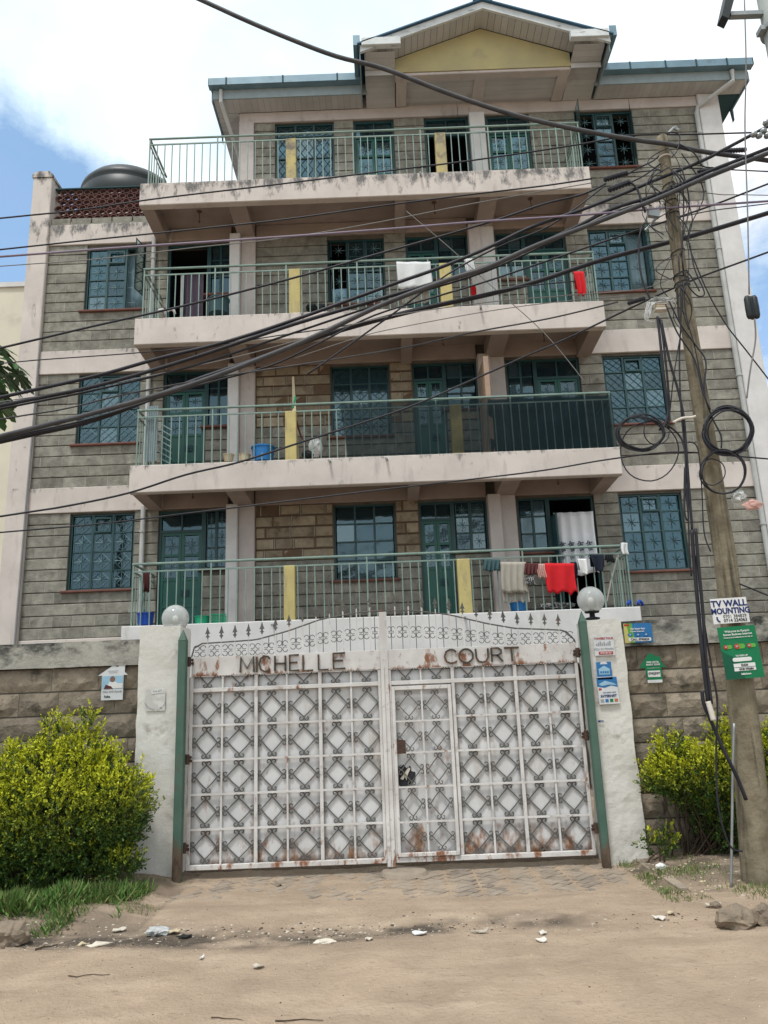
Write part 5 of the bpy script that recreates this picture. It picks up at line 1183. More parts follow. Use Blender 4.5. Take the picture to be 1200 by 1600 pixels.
# hanging cables and coils
HC = 'cables hanging down the pole'
def hang(pts, wpx, label, m='black', Y=6.95, k=5): cable('hanging_cable', pts, m, wpx, label, Y, cat='cable', group=HC, ext=(False, False), k=k)
hang([(1027, 495), (1031, 530), (1038, 600), (1044, 640), (1038, 665), (1030, 672)], 5, 'black cable from the junction box to the left hand coil')
hang([(1031, 497), (1036, 530), (1044, 600), (1046, 640), (1044, 668)], 4, 'second black cable dropping beside the first from the junction box')
hang([(1033, 500), (1045, 560), (1060, 612), (1068, 650), (1072, 700), (1078, 780), (1082, 830)], 4.5, 'long cable swinging right from the junction box to the dark conduit')
hang([(1060, 400), (1064, 480), (1062, 560), (1064, 640), (1070, 700), (1074, 760), (1077, 850), (1080, 900)], 3, 'straight black cable beside the pole edge from top to conduit')
hang([(1062, 530), (1052, 590), (1047, 640), (1044, 662)], 2.4, 'thin wire crossing from the pole to the left coil')
hang([(1040, 662), (1062, 680), (1070, 710), (1071, 760), (1076, 810), (1070, 800), (1070, 730)], 3.5, 'looped cable end under the left coil')
hang([(1076, 690), (1090, 700), (1096, 760), (1100, 830), (1110, 862)], 2.4, 'thin cable curving left of the pole to the side of the white sign')
hang([(1045, 470), (1065, 510), (1088, 540), (1103, 565), (1100, 610), (1112, 650), (1126, 680), (1127, 700)], 3, 'cable wound diagonally over the front of the pole', Y=6.90)
hang([(1040, 475), (1058, 520), (1085, 560), (1097, 610), (1110, 640)], 3, 'second cable wound over the front of the pole', Y=6.88)
hang([(1068, 440), (1072, 490), (1085, 540), (1095, 590), (1100, 615)], 2.4, 'thin wire along the front face of the pole', Y=6.92)
hang([(982, 283), (995, 295), (1004, 320), (1008, 332)], 4, 'bent black tail from the clamp to the silver box')
hang([(1020, 270), (1010, 290), (1012, 315), (1018, 322)], 2.4, 'small black loop above the silver box')
hang([(1022, 265), (1018, 285), (1026, 305), (1032, 318)], 2.2, 'second small loop above the silver box', 'black', 6.93)
hang([(1065, 262), (1075, 300), (1076, 330), (1066, 380), (1068, 430)], 2.6, 'bowed wire hugging the right of the pole near its top')
hang([(1052, 268), (1066, 290), (1068, 340), (1064, 400)], 2.6, 'inner bowed wire right of the pole near its top')
hang([(1003, 352), (998, 380), (1000, 420), (1008, 450), (1018, 470)], 3.4, 'hanging loop in front of the open third floor casement')
hang([(981, 272), (1000, 262), (1022, 250), (1040, 232)], 3, 'jumper from the upper clamp to the pole top', Y=7.12)
hang([(985, 285), (1005, 275), (1025, 262), (1036, 252)], 3, 'jumper from the lower clamp to the pole top', Y=7.1)
hang([(1040, 209), (1050, 206), (1062, 212), (1058, 235), (1050, 245)], 2.4, 'small curl of wire at the very top of the pole')
hang([(1062, 225), (1085, 240), (1098, 258), (1115, 262)], 2.6, 'jumper wire running right from the pole top')
hang([(1093, 455), (1082, 435), (1072, 425), (1075, 445), (1090, 462), (1100, 458), (1085, 420), (1078, 380)], 2.6, 'knotted loop of wire right of the pole at mid height')
hang([(1097, 1080), (1100, 1100), (1112, 1128), (1130, 1170), (1152, 1215), (1166, 1250)], 7, 'pair of black cables from the conduit end slanting behind the pole foot', Y=6.9)
hang([(1088, 870), (1098, 960), (1112, 1040), (1121, 1100), (1119, 1180), (1122, 1260), (1140, 1320), (1160, 1330)], 3.6, 'slack black cable right of the dark conduit reaching to the bush', Y=6.95)
hang([(1155, 912), (1175, 920), (1200, 931)], 3, 'short cable end leaving the pole to the right above the white sign', Y=7.0)
cable('conduit', [(1081, 828), (1085, 880), (1092, 960), (1098, 1030), (1107, 1100)], 'black', 7, 'left dark plastic conduit strapped together in front of the wall', 6.9, cat='conduit', group='dark conduits', ext=(False, False))
cable('conduit', [(1087, 826), (1091, 880), (1098, 960), (1103, 1030), (1112, 1100)], 'black', 6, 'right dark plastic conduit with a sliced top end', 6.9, cat='conduit', group='dark conduits', ext=(False, False))
cable('tape_wrap', [(1106, 1096), (1110, 1110), (1114, 1124)], 'tape', 10, 'cream tape wrapped round the end of the dark conduits', 6.88, cat='tape', group=None, ext=(False, False))
cable('steel_pipe', [(1147, 1130), (1145, 1200), (1144, 1280), (1142, 1392)], 'galv', 5, 'thin galvanised steel pipe standing in the earth left of the pole foot', 7.0, cat='pipe', group=None, ext=(False, False))
def coil(cx_, cy_, rx, rz, n, label, Y=6.95, wpx=3, spread=5, seed=0):
    rd = random.Random(seed); mb = MB()
    for k in range(n):
        a0 = rd.uniform(0, 6.28); ox, oz = rd.uniform(-spread, spread), rd.uniform(-spread, spread); sx_, sz_ = rx * rd.uniform(.94, 1.05), rz * rd.uniform(.94, 1.05); th = rd.uniform(-.15, .15)
        P = []
        for i in range(33):
            a = a0 + i * 2 * math.pi / 32; q_ = 1 + .07 * noise.noise(Vector((math.cos(a) * 1.3, math.sin(a) * 1.3, seed + k * .35))); u, v = sx_ * q_ * math.cos(a), sz_ * q_ * math.sin(a)
            P.append(at(cx_ + ox + u * math.cos(th) - v * math.sin(th), cy_ + oz + u * math.sin(th) + v * math.cos(th), Y + .03 * math.sin(a * 1.5 + k)))
        mb.tube(P, px_r(wpx, P[0]), 5, cap=False)
    mb.build('cable_coil', 'black', label=label, cat='cable coil', group='coils of spare black cable')
coil(1001, 676, 37, 26, 5, 'flat coil of black cable hanging left of the pole', spread=3, seed=3)
coil(1014, 705, 44, 45, 1, 'single large loose loop of black cable below the left coil', spread=0, seed=5, wpx=2.6)
coil(1026, 674, 20, 22, 1, 'small single loop of cable over the left coil', spread=0, seed=8, wpx=2.4)
coil(1139, 673, 37, 35, 9, 'thick round coil of black cable hung right of the pole', spread=3.5, seed=4, Y=6.92)
coil(1129, 738, 35, 35, 3, 'looser coil of cable under the thick round one', spread=3, seed=6, Y=6.9)
coil(1114, 738, 18, 22, 1, 'small inner loop of wire on the front of the pole', spread=1, seed=9, Y=6.88, wpx=2.4)
cable('tape_wrap', [(1052, 660), (1066, 654), (1080, 651), (1087, 650)], 'tape', 5, 'strip of pale tape binding cables to the pole beside the left coil', 6.9, cat='tape', group=None, ext=(False, False))
rdw = random.Random(31)
tg = MB()
for k in range(26):
    py0 = rdw.choice((232, 262, 292, 330, 392, 436, 446)) + rdw.uniform(-8, 8); px0 = 1036 + (py0 - 215) * .14 + rdw.uniform(-10, 10); L_ = rdw.uniform(25, 110); sw = rdw.uniform(-34, 34)
    P = [at(px0, py0, 6.97), at(px0 + sw * .7, py0 + L_ * .3, 6.92 + rdw.uniform(-.05, .05)), at(px0 + sw, py0 + L_ * .65, 6.95), at(px0 + sw * .4 + L_ * .12, py0 + L_, 6.95)]
    tg.tube(smooth_path(P, 6), rdw.choice((.004, .005, .006)), 4)
tg.build('loose_wires', 'black', up_, kind='stuff')
# plastic bag caught on the pole
def crumple(name, c, sx, sy, sz, m, label, cat, seed=0, group=None, rough_=.35, sub=3):
    import bmesh
    bm = bmesh.new(); bmesh.ops.create_icosphere(bm, subdivisions=sub, radius=1)
    for v in bm.verts:
        n = noise.noise_vector(v.co * 1.6 + Vector((seed * 3.1, 0, 0))); n2 = noise.noise(v.co * 4.5 + Vector((0, seed, 0)))
        v.co = v.co * (1 + rough_ * .6 * n2) + n * rough_; v.co = Vector((v.co.x * sx, v.co.y * sy, v.co.z * sz))
    lo = min(v.co.z for v in bm.verts)
    me = bpy.data.meshes.new(name); bm.to_mesh(me); bm.free(); me.materials.append(MT[m])
    o = bpy.data.objects.new(name, me); COL.objects.link(o); o.location = c; WL[o] = Vector(c); return tag(o, label, cat, group)
crumple('plastic_bag', at(1153, 776, 6.9), .07, .03, .055, 'plastic_clear', 'crumpled clear plastic bag snagged on the pole beside the cable ends', 'plastic bag', 3, rough_=.5)
crumple('plastic_scrap', at(1176, 789, 6.9), .08, .02, .045, 'pink_cloth', 'pinkish plastic scrap dangling right of the snagged clear bag', 'plastic bag', 6, rough_=.5)
# concrete pole with bracket at top right
a = at(1197, 60, 6.2)
cp = thing('concrete_pole', (a.x + .12, 6.2, 0), 'tall pale concrete pole cut by the top right corner of the picture', 'pole')
mb = MB(); mb.tube([(a.x + .17, 6.2, -.2), (a.x + .125, 6.2, 12)], .17, 12, r2=.125); mb.build('pole_shaft', 'concpole', cp, smooth=True)
b0 = at(1140, 24, 6.2); b1 = at(1182, 24, 6.2)
MB().box(b0.x, b1.x + .1, 6.17, 6.23, b0.z - .025, b0.z + .02).build('bracket', 'galv', cp)
zc = at(1190, 48, 6.2).z
MB().lathe([(.155, -.02), (.165, -.02), (.165, .02), (.155, .02)], (a.x + .135, 6.2, zc), 20).box(a.x - .06, a.x + .0, 6.15, 6.25, zc - .03, zc + .02).build('pole_clamp', 'galv', cp)
q0, q1, q2, q3 = at(1124, 32, 6.2), at(1135, 37, 6.2), at(1152, -25, 6.2), at(1137, -25, 6.2)
MB().prism([(q0.x, q0.z), (q1.x, q1.z), (q2.x, q2.z), (q3.x, q3.z)], 6.14, 6.26).build('lamp_panel', 'tank', cp)

# ================================================================== THINGS ON THE BALCONIES
YC = 12.90
def cloth(name, px0, px1, py0, py1, m, label, cat, Y=12.88, folds=4, group=None, ragged=.02, over=True, amp=.028, taper=0, flip=0):
    A = at(px0, py0, Y); B = at(px1, py0, Y); C = at(px1, py1, Y); nx_, nz_ = 18, 10; vs = []; fs = []
    H = A.z - at(px0, py1, Y).z
    for j in range(nz_ + 1):
        t = j / nz_
        for i in range(nx_ + 1):
            u = i / nx_; uu = .5 + (u - .5) * (1 - taper * t)
            rag = ragged * noise.noise(Vector((u * 7, px0, 0))) * t
            vs.append((A.x + (B.x - A.x) * uu + .01 * math.sin(t * 4 + px0), Y + amp * (.25 + t) * math.sin(u * folds * 6.283 + t * 1.5 + px0), A.z + (B.z - A.z) * u - H * t + rag + .01 * math.sin(u * 9 + px0) * t))
    for j in range(nz_):
        for i in range(nx_): a = j * (nx_ + 1) + i; fs.append((a, a + nx_ + 1, a + nx_ + 2, a + 1))
    k = len(vs)
    if over:      # the part that hangs down behind the line
        for i in range(nx_ + 1):
            u = i / nx_; vs.append((A.x + (B.x - A.x) * u, Y + .05, A.z + (B.z - A.z) * u - .004))
        for i in range(nx_ + 1):
            u = i / nx_; vs.append((A.x + (B.x - A.x) * u, Y + .06, A.z + (B.z - A.z) * u - H * .7))
        for i in range(nx_): fs.append((i, i + 1, k + i + 1, k + i)); fs.append((k + i, k + i + 1, k + nx_ + 2 + i, k + nx_ + 1 + i))
    o = MB().add(vs, fs).build(name, m, label=label, cat=cat, group=group, smooth=True)
    s_ = o.modifiers.new('s', 'SOLIDIFY'); s_.thickness = .006; return o
LG = 'washing on the first floor rail'
A = at(752, 873, 12.89); B = at(962, 866, 12.89); MB().tube([(A.x, 12.9, A.z + .01), ((A.x + B.x) / 2, 12.9, A.z - .01), (B.x, 12.9, A.z + .01)], .004, 4).build('clothes_line', 'wire', label='clothes line strung along the first floor railing at the right', cat='clothes line')
cloth('garment', 755, 781, 874, 892, 'teal_cloth', 'crumpled dark teal garment at the left end of the first floor washing', 'clothes', folds=4, group=LG, amp=.03)
cloth('towel', 781, 821, 878, 926, 'beige_cloth', 'pale beige towel on the first floor washing line left of the red one', 'towel', group=LG)
cloth('towel', 783, 823, 898, 941, 'tape', 'second beige cloth hanging lower behind the pale beige towel', 'towel', Y=13.02, group=LG)
cloth('garment', 818, 841, 880, 898, 'maroon_cloth', 'small maroon garment between the beige towel and the pink cloth', 'clothes', group=LG)
MT['stripe'] = mat('striped_cloth', (.5, .5, .5), (.03, .03, .03), 30, stain=(.02, .02, .02), sscale=25, sth=(.5, .52))
cloth('garment', 820, 834, 901, 913, 'stripe', 'small black and white striped cloth under the maroon garment', 'clothes', group=LG, amp=.03)
cloth('cloth', 839, 851, 881, 903, 'pink_cloth', 'narrow pale pink cloth beside the red towel', 'clothes', group=LG)
cloth('towel', 851, 897, 880, 926, 'red_cloth', 'bright red fringed towel on the first floor railing', 'towel', group=LG, ragged=.06, folds=2)
cloth('garment', 892, 901, 878, 903, 'black_cloth', 'narrow black garment right of the red towel', 'clothes', Y=12.93, group=LG)
cloth('sock', 903, 917, 873, 897, 'white', 'white baby garment pegged right of the red towel', 'clothes', group=LG, folds=1, taper=.25)
cloth('garment', 922, 944, 866, 893, 'black_cloth', 'rounded black garment in front of the lace curtain', 'clothes', group=LG, folds=1, taper=.5)
cloth('garment', 946, 958, 866, 878, 'lampblack', 'small black cloth at the right end of the washing line', 'clothes', group=LG)
cloth('towel', 970, 980, 848, 866, 'cloth_white', 'white towel thrown over the right corner of the first floor railing', 'towel', Y=12.91, group=LG, folds=1)
cloth('garment', 225, 234, 893, 925, 'maroon_cloth', 'dark maroon rag hanging on the downpipe at the left of the first floor balcony', 'clothes', Y=13.3, over=False)
cloth('towel', 620, 673, 409, 450, 'cloth_white', 'large white towel over the third floor railing', 'towel', Y=12.90, ragged=.03, folds=2, group='washing on the third floor rail')
cloth('towel', 627, 670, 452, 473, 'beige_cloth', 'lower fold of grey cloth under the large white towel', 'towel', Y=13.03, group='washing on the third floor rail')
cloth('garment', 726, 740, 404, 424, 'cloth_white', 'small crumpled white garment right of the yellow post on the third floor', 'clothes', Y=12.93, folds=4, group='washing on the third floor rail')
cloth('garment', 735, 743, 446, 466, 'red_cloth', 'small red cloth behind the third floor railing near the column', 'clothes', Y=13.1, over=False, group='red cloths on the third floor')
cloth('garment', 897, 913, 424, 461, 'red_cloth', 'red cloth hung at the right end of the third floor railing', 'clothes', Y=12.95, folds=2, taper=.2, group='red cloths on the third floor')
def tub(px, py, wpx, hpx, m, label, Y=13.15, name='basin', group='plastic basins and buckets on the balconies', cat='basin', flare=.85):
    c = at(px, py, Y); s = 1 / 1200 * (Y * math.cos(TILT) + (c.z - EYE) * math.sin(TILT)); r = wpx * s / 2; h = hpx * s
    MB().lathe([(r * flare * .93, 0), (r * flare, .0), (r * .98, h * .9), (r * 1.05, h * .92), (r * 1.05, h), (r * .97, h), (r * flare * .9, .02), (0, .02)], (c.x, c.y, c.z), 24).build(name, m, label=label, cat=cat, group=group, smooth=False)
tub(227, 977, 26, 19, 'blue_plastic', 'deep blue bucket at the left end of the first floor balcony', name='bucket', cat='bucket')
tub(316, 975, 24, 12, 'green_plastic', 'solid green basin by the first floor door, left of the green crate')
tub(811, 955, 27, 13, 'sky_plastic', 'blue basin under the beige towel on the first floor')
tub(411, 722, 36, 24, 'sky_plastic', 'large sky blue basin on the second floor balcony left of the yellow post')
tub(357, 722, 17, 12, 'cream_plastic', 'low cream tub at the foot of the second floor column', name='tub', flare=.7)
tub(382, 721, 18, 11, 'cream_plastic', 'peach tub right of the low cream one on the second floor', name='tub', flare=.95)
tub(342, 492, 32, 26, 'dark_teal', 'dark teal water container behind the third floor railing', name='container', flare=1.0, cat='container')
c = at(342, 975, 13.15); cr_ = thing('crate', (c.x, c.y, c.z), 'slotted green plastic crate by the first floor column', 'crate')
mb = MB()
for k in range(6): mb.box(-.13, .13, -.1, -.09, .01 + k * .024, .022 + k * .024); mb.box(-.13, .13, .09, .1, .01 + k * .024, .022 + k * .024)
for k in range(7): mb.box(-.13 + k * .042, -.12 + k * .042, -.1, -.088, 0, .15)
mb.box(-.13, .13, -.1, .1, 0, .008); mb.box(-.137, .137, -.108, -.09, .145, .16)
local(mb, 'crate_body', 'green_plastic', cr_, kind='stuff')
crumple('cloth_pile', at(868, 946, 13.1), .30, .1, .055, 'stripe', 'heap of patterned black and white cloth on the first floor balcony floor', 'cloth', 4)
crumple('sack', at(493, 700, 13.15), .13, .12, .19, 'plastic_clear', 'bulging pale woven sack beside the yellow post on the second floor', 'sack', 2, rough_=.22)
crumple('sack', at(481, 710, 13.1), .11, .1, .07, 'lampblack', 'small dark sack in front of the bulging pale one', 'sack', 5, rough_=.25)
for k, (x, lb) in enumerate(((487, 'left dark bundle behind the third floor railing under the open window'), (504, 'right dark bundle behind the third floor railing under the open window'))): crumple('bundle', at(x, 481, 13.2), .11, .1, .075, 'lampblack', lb, 'bundle', k + 7, rough_=.2, group='dark bundles on the third floor')
def shoes(px, py, m, label, Y=12.96):
    c = at(px, py, Y); root = thing('shoes', c, label, 'shoes')
    for k in (-1, 1):
        mb = MB(); mb.tube([(k * .085, -.06, .02), (k * .085 + .01, -.04, .055), (k * .085 + .05, .0, .085), (k * .085 + .09, .02, .05), (k * .085 + .1, .03, .0)], .026, 8); local(mb, 'shoe', m, root, smooth=True)
shoes(257, 490, 'shoe_white', 'pair of white shoes airing on the edge of the third floor balcony')
shoes(988, 947, 'blue_plastic', 'pair of blue shoes on the right corner of the first floor parapet', 12.98)
# corrugated sheet and rack on the second floor, stick, board
a, b = at(227, 721, 13.05), at(248, 634, 13.05); mb = MB(); n_ = 24; vs = []
for j, z in enumerate((a.z, b.z)):
    for i in range(n_ + 1): vs.append((a.x + (b.x - a.x) * i / n_, 13.05 + .012 * math.sin(i * 1.3), z + .0))
mb.add(vs, [(i, i + 1, i + n_ + 2, i + n_ + 1) for i in range(n_)]); o = mb.build('metal_sheet', 'tin', label='grey corrugated metal sheet standing at the left end of the second floor balcony', cat='metal sheet'); so = o.modifiers.new('s', 'SOLIDIFY'); so.thickness = .004
rk = thing('shelf_rack', at(258, 722, 13.3), 'tilted dark rack with pale slats behind the second floor railing', 'rack')
o0 = WL[rk]
for k in range(7):
    A, B = at(244, 662 + k * 9 - 4, 13.3) - o0, at(268, 672 + k * 9, 13.3) - o0; local(MB().tube([A, B], .013, 4), 'slat', 'tin', rk)
A, B = at(246, 655, 13.33) - o0, at(243, 722, 13.33) - o0; local(MB().tube([A, B], .02, 4).tube([at(266, 668, 13.33) - o0, at(268, 722, 13.33) - o0], .02, 4), 'rack_frame', 'dark_teal', rk, kind='stuff')
cable('broom_handle', [(463, 657), (470, 680), (476, 690), (474, 708)], 'maroon_cloth', 4, 'dark bent handle leaning right of the yellow post on the second floor', 13.08, cat='broom', group=None, ext=(False, False))
cable('brush', [(457, 638), (460, 626), (461, 620)], 'green_plastic', 4, 'small green brush standing above the left yellow post of the second floor', 13.12, cat='brush', group=None, ext=(False, False))
A = at(462, 720, 13.12); MB().hexa([(A.x - .04, 13.10, SL[1]), (A.x + .07, 13.10, SL[1]), (A.x + .07, 13.12, SL[1]), (A.x - .04, 13.12, SL[1]), (A.x - .10, 13.5, SL[1] + 1.85), (A.x - .06, 13.5, SL[1] + 1.85), (A.x - .06, 13.52, SL[1] + 1.85), (A.x - .10, 13.52, SL[1] + 1.85)]).build('plank', MT['cream_plastic'], label='tall tapering plank leaning behind the second floor railing', cat='plank')
MB().hexa([(at(470, 486, 13.05).x - .02, 13.05, SL[2]), (at(470, 486, 13.05).x + .03, 13.05, SL[2]), (at(470, 486, 13.05).x + .03, 13.07, SL[2]), (at(470, 486, 13.05).x - .02, 13.07, SL[2]), (at(468, 412, 13.05).x - .02, 13.06, SL[2] + .93), (at(468, 412, 13.05).x + .01, 13.06, SL[2] + .93), (at(468, 412, 13.05).x + .01, 13.08, SL[2] + .93), (at(468, 412, 13.05).x - .02, 13.08, SL[2] + .93)]).build('plank', 'tape', label='slim pale batten standing right of the left yellow post on the third floor', cat='plank')
cable('mop_handle', [(226, 955), (222, 925), (219, 896)], 'rail', 2.5, 'pale green mop handle leaning at the left end of the first floor balcony', 13.2, cat='mop', group=None, ext=(False, False))
cable('leaning_stick', [(948, 940), (955, 905), (962, 880), (966, 868)], 'tape', 3, 'bent pale stick leaning inside the right end of the first floor railing', 13.1, cat='stick', group=None, ext=(False, False))
# shade net
NM = bpy.data.materials.new('shade_net'); NM.use_nodes = True; nt = NM.node_tree; N = nt.nodes; L = nt.links; N.clear()
o_ = N.new('ShaderNodeOutputMaterial'); t_ = N.new('ShaderNodeBsdfTransparent'); d_ = N.new('ShaderNodeBsdfDiffuse'); d_.inputs[0].default_value = (.012, .022, .026, 1)
g_ = N.new('ShaderNodeNewGeometry'); nn = N.new('ShaderNodeTexNoise'); nn.inputs['Scale'].default_value = 3; L.new(g_.outputs['Position'], nn.inputs['Vector'])
mr_ = N.new('ShaderNodeMapRange'); mr_.inputs['To Min'].default_value = .52; mr_.inputs['To Max'].default_value = .78; L.new(nn.outputs[0], mr_.inputs['Value'])
m_ = N.new('ShaderNodeMixShader'); L.new(mr_.outputs[0], m_.inputs[0]); L.new(t_.outputs[0], m_.inputs[1]); L.new(d_.outputs[0], m_.inputs[2]); L.new(m_.outputs[0], o_.inputs[0]); MT['net'] = NM
nt_ = thing('shade_net', (2.0, 12.9, SL[1]), 'dark shade net tied along the right half of the second floor railing', 'shade net')
def net(x0, x1, y, z0, z1, name, slant=0):
    vs = []; nx_, nz_ = 50, 10
    for j in range(nz_ + 1):
        for i in range(nx_ + 1):
            u, t = i / nx_, j / nz_; x = x0 + (x1 - x0) * u - slant * t * (1 - u)
            vs.append((x, y + .018 * noise.noise(Vector((x * 3, t * 3, 4))) + .006 * math.sin(x * 19 + t * 5), z0 + (z1 - z0) * t - .03 * (t) * abs(math.sin(x * 5)) * (t > .9)))
    MB().add(vs, [(j * (nx_ + 1) + i, j * (nx_ + 1) + i + 1, (j + 1) * (nx_ + 1) + i + 1, (j + 1) * (nx_ + 1) + i) for j in range(nz_) for i in range(nx_)]).build(name, 'net', nt_, smooth=True)
net(-.60, 4.16, 12.905, SL[1] + .01, SL[1] + 1.02, 'net_sheet', .12); net(1.95, 4.13, 13.02, SL[1] + .01, SL[1] + 1.05, 'net_sheet'); net(1.95, 4.13, 13.06, SL[1] + .01, SL[1] + 1.05, 'net_sheet')

# ================================================================== PLANTS
def leaf_mesh(name, C, Nrm, S, tone, m, parent, kind='stuff', asp=.45, fold=.25, **k):
    """C centres, Nrm leaf directions, one folded 4-vertex leaf each"""
    n = len(C); rng = np.random.default_rng(3)
    d = Nrm / np.linalg.norm(Nrm, axis=1)[:, None]; r_ = rng.normal(size=(n, 3)); s = np.cross(d, r_); s /= np.linalg.norm(s, axis=1)[:, None]; u = np.cross(d, s)
    V = np.empty((n, 4, 3)); S_ = S[:, None]
    V[:, 0] = C; V[:, 1] = C + d * S_ * .5 + s * S_ * asp * .5 + u * S_ * fold * .3; V[:, 2] = C + d * S_; V[:, 3] = C + d * S_ * .5 - s * S_ * asp * .5 + u * S_ * fold * .3
    me = bpy.data.meshes.new(name); o0 = np.array(WL[parent]) if parent is not None else np.zeros(3)
    me.vertices.add(4 * n); me.vertices.foreach_set('co', (V - o0).reshape(-1)); me.loops.add(6 * n); me.polygons.add(2 * n)
    idx = np.arange(n)[:, None] * 4 + np.array([0, 1, 2, 0, 2, 3])[None]
    me.loops.foreach_set('vertex_index', idx.reshape(-1)); me.polygons.foreach_set('loop_start', np.arange(2 * n) * 3)
    me.update(); me.validate()
    ca = me.color_attributes.new('tone', 'FLOAT_COLOR', 'POINT'); t = np.repeat(tone, 4); ca.data.foreach_set('color', np.stack([t, t, t, np.ones_like(t)], 1).reshape(-1))
    me.materials.append(MT[m]); o = bpy.data.objects.new(name, me); COL.objects.link(o)
    if parent is not None: o.parent = parent
    WL[o] = Vector(o0); o['kind'] = kind; return o
def bush(name, root, lobes, nsprig, label, seed, per=24, sprigL=(.06, .17)):
    rng = np.random.default_rng(seed); random.seed(seed)
    th_ = thing(name, root, label, 'bush', 'bushes in front of the boundary wall')
    tot = sum((l[3] * l[5] + l[3] * l[4] + l[4] * l[5]) for l in lobes); Cs = []; Ds = []; Ss = []; Ts = []; zmin = min(l[2] - l[5] for l in lobes); zmax = max(l[2] + l[5] for l in lobes)
    tips = []
    for (cx_, cy_, cz_, rx, ry, rz, tz) in [tuple(l) for l in lobes]:
        n = int(nsprig * (rx * rz + rx * ry + ry * rz) / tot)
        d = rng.normal(size=(n, 3)); d /= np.linalg.norm(d, axis=1)[:, None]
        rad = 1 - np.abs(rng.normal(0, .12, n)); inner = rng.random(n) < .22; rad[inner] *= rng.random(inner.sum()) * .6 + .3
        lump = np.array([1 + .16 * noise.noise(Vector(v) * 2.3 + Vector((seed, 0, 0))) + .10 * noise.noise(Vector(v) * 5.5) for v in d])
        P = np.array([cx_, cy_, cz_]) + d * rad[:, None] * lump[:, None] * np.array([rx, ry, rz])
        for p, dd, r_ in zip(P, d, rad):
            if p[2] < .03: continue
            if any(((p[0] - l[0]) / l[3]) ** 2 + ((p[1] - l[1]) / l[4]) ** 2 + ((p[2] - l[2]) / l[5]) ** 2 < .45 for l in lobes) and rng.random() < .6: continue
            dirn = dd * .7 + np.array([0, -.05, .65]) + rng.normal(0, .35, 3); dirn /= np.linalg.norm(dirn); L_ = rng.uniform(*sprigL) * (1.5 if rng.random() < .06 and dd[2] > .3 else 1)
            k = max(5, int(per * L_ / .1 * .55)); t = rng.random(k)
            c = p + dirn * (t * L_)[:, None] + rng.normal(0, .006, (k, 3))
            ld = dirn * .9 + rng.normal(0, .62, (k, 3)); ld[:, 2] += .15
            Cs.append(c); Ds.append(ld); Ss.append(rng.uniform(.016, .042, k))
            yellow_amt = np.clip((dd[2] * .55 + .10 + (p[2] - zmin) / (zmax - zmin) * 1.05 - .22) * (r_ > .8), 0, 1) * (rng.random() < .93)  # leaf colour: yellower towards the top and outside, greener low down and inside
            Ts.append(np.clip(yellow_amt * (.55 + .8 * t) + rng.normal(0, .12, k), 0, 1)); 
            if rng.random() < .05: tips.append(p)
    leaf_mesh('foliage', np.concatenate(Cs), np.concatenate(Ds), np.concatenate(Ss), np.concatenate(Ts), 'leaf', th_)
    br = MB()
    for p in tips[:90]:
        r0 = Vector((root[0] + random.uniform(-.25, .25), root[1] + random.uniform(-.08, .08), 0)); p = Vector(p); m = r0.lerp(p, .5) + Vector((random.uniform(-.06, .06), random.uniform(-.05, .05), random.uniform(-.02, .06)))
        br.tube([r0, m, p], .011, 5, r2=.003)
    br.build('branches', 'bark', th_, kind='stuff'); return th_
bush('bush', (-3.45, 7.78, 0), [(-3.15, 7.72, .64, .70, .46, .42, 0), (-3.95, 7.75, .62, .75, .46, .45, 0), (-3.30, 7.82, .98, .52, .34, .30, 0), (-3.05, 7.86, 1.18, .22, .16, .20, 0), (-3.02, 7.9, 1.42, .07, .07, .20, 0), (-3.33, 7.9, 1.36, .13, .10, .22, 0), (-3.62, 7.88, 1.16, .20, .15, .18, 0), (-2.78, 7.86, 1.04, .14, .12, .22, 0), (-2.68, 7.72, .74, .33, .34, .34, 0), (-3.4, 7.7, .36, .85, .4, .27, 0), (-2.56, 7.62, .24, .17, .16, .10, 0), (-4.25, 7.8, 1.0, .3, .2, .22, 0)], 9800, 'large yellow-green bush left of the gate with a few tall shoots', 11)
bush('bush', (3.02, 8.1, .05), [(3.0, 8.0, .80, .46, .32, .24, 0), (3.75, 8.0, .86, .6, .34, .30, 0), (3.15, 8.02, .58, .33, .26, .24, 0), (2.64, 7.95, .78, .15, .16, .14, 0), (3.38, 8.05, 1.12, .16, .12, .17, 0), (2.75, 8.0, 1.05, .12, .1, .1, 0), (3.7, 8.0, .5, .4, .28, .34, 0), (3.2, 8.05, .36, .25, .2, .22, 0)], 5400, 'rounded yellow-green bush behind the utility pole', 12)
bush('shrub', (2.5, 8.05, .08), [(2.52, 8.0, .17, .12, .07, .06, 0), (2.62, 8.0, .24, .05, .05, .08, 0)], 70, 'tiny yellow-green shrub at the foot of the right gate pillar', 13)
# grass and weeds
cl = lambda x, y, s, o: noise.noise(Vector((x * s, y * s, o)))
def grass(name, n, area, h, tone, label=None, seed=1, dens=None):
    rng = np.random.default_rng(seed); C = []; 
    while len(C) < n:
        x, y = rng.uniform(area[0], area[1]), rng.uniform(area[2], area[3])
        if dens and rng.random() > dens(x, y): continue
        C.append((x, y, ground_h(x, y) - .01))
    C = np.array(C); D = rng.normal(0, .62, (n, 3)); D[:, 2] = 1; D[:, :2] += np.array([[.8 * cl(x * 3, y * 3, 1.5, 3), .8 * cl(x * 3, y * 3, 1.5, 9)] for x, y, _ in C]); S = rng.uniform(h[0], h[1], n) * np.array([.7 + .9 * max(-.5, cl(x, y, 3, 6)) for x, y, _ in C])
    return leaf_mesh(name, C, D, S, np.clip(rng.normal(tone, .38, n), 0, 1), 'grass', None, asp=.07, fold=.3)
_cl = lambda x, y, s, o: noise.noise(Vector((x * s, y * s, o)))
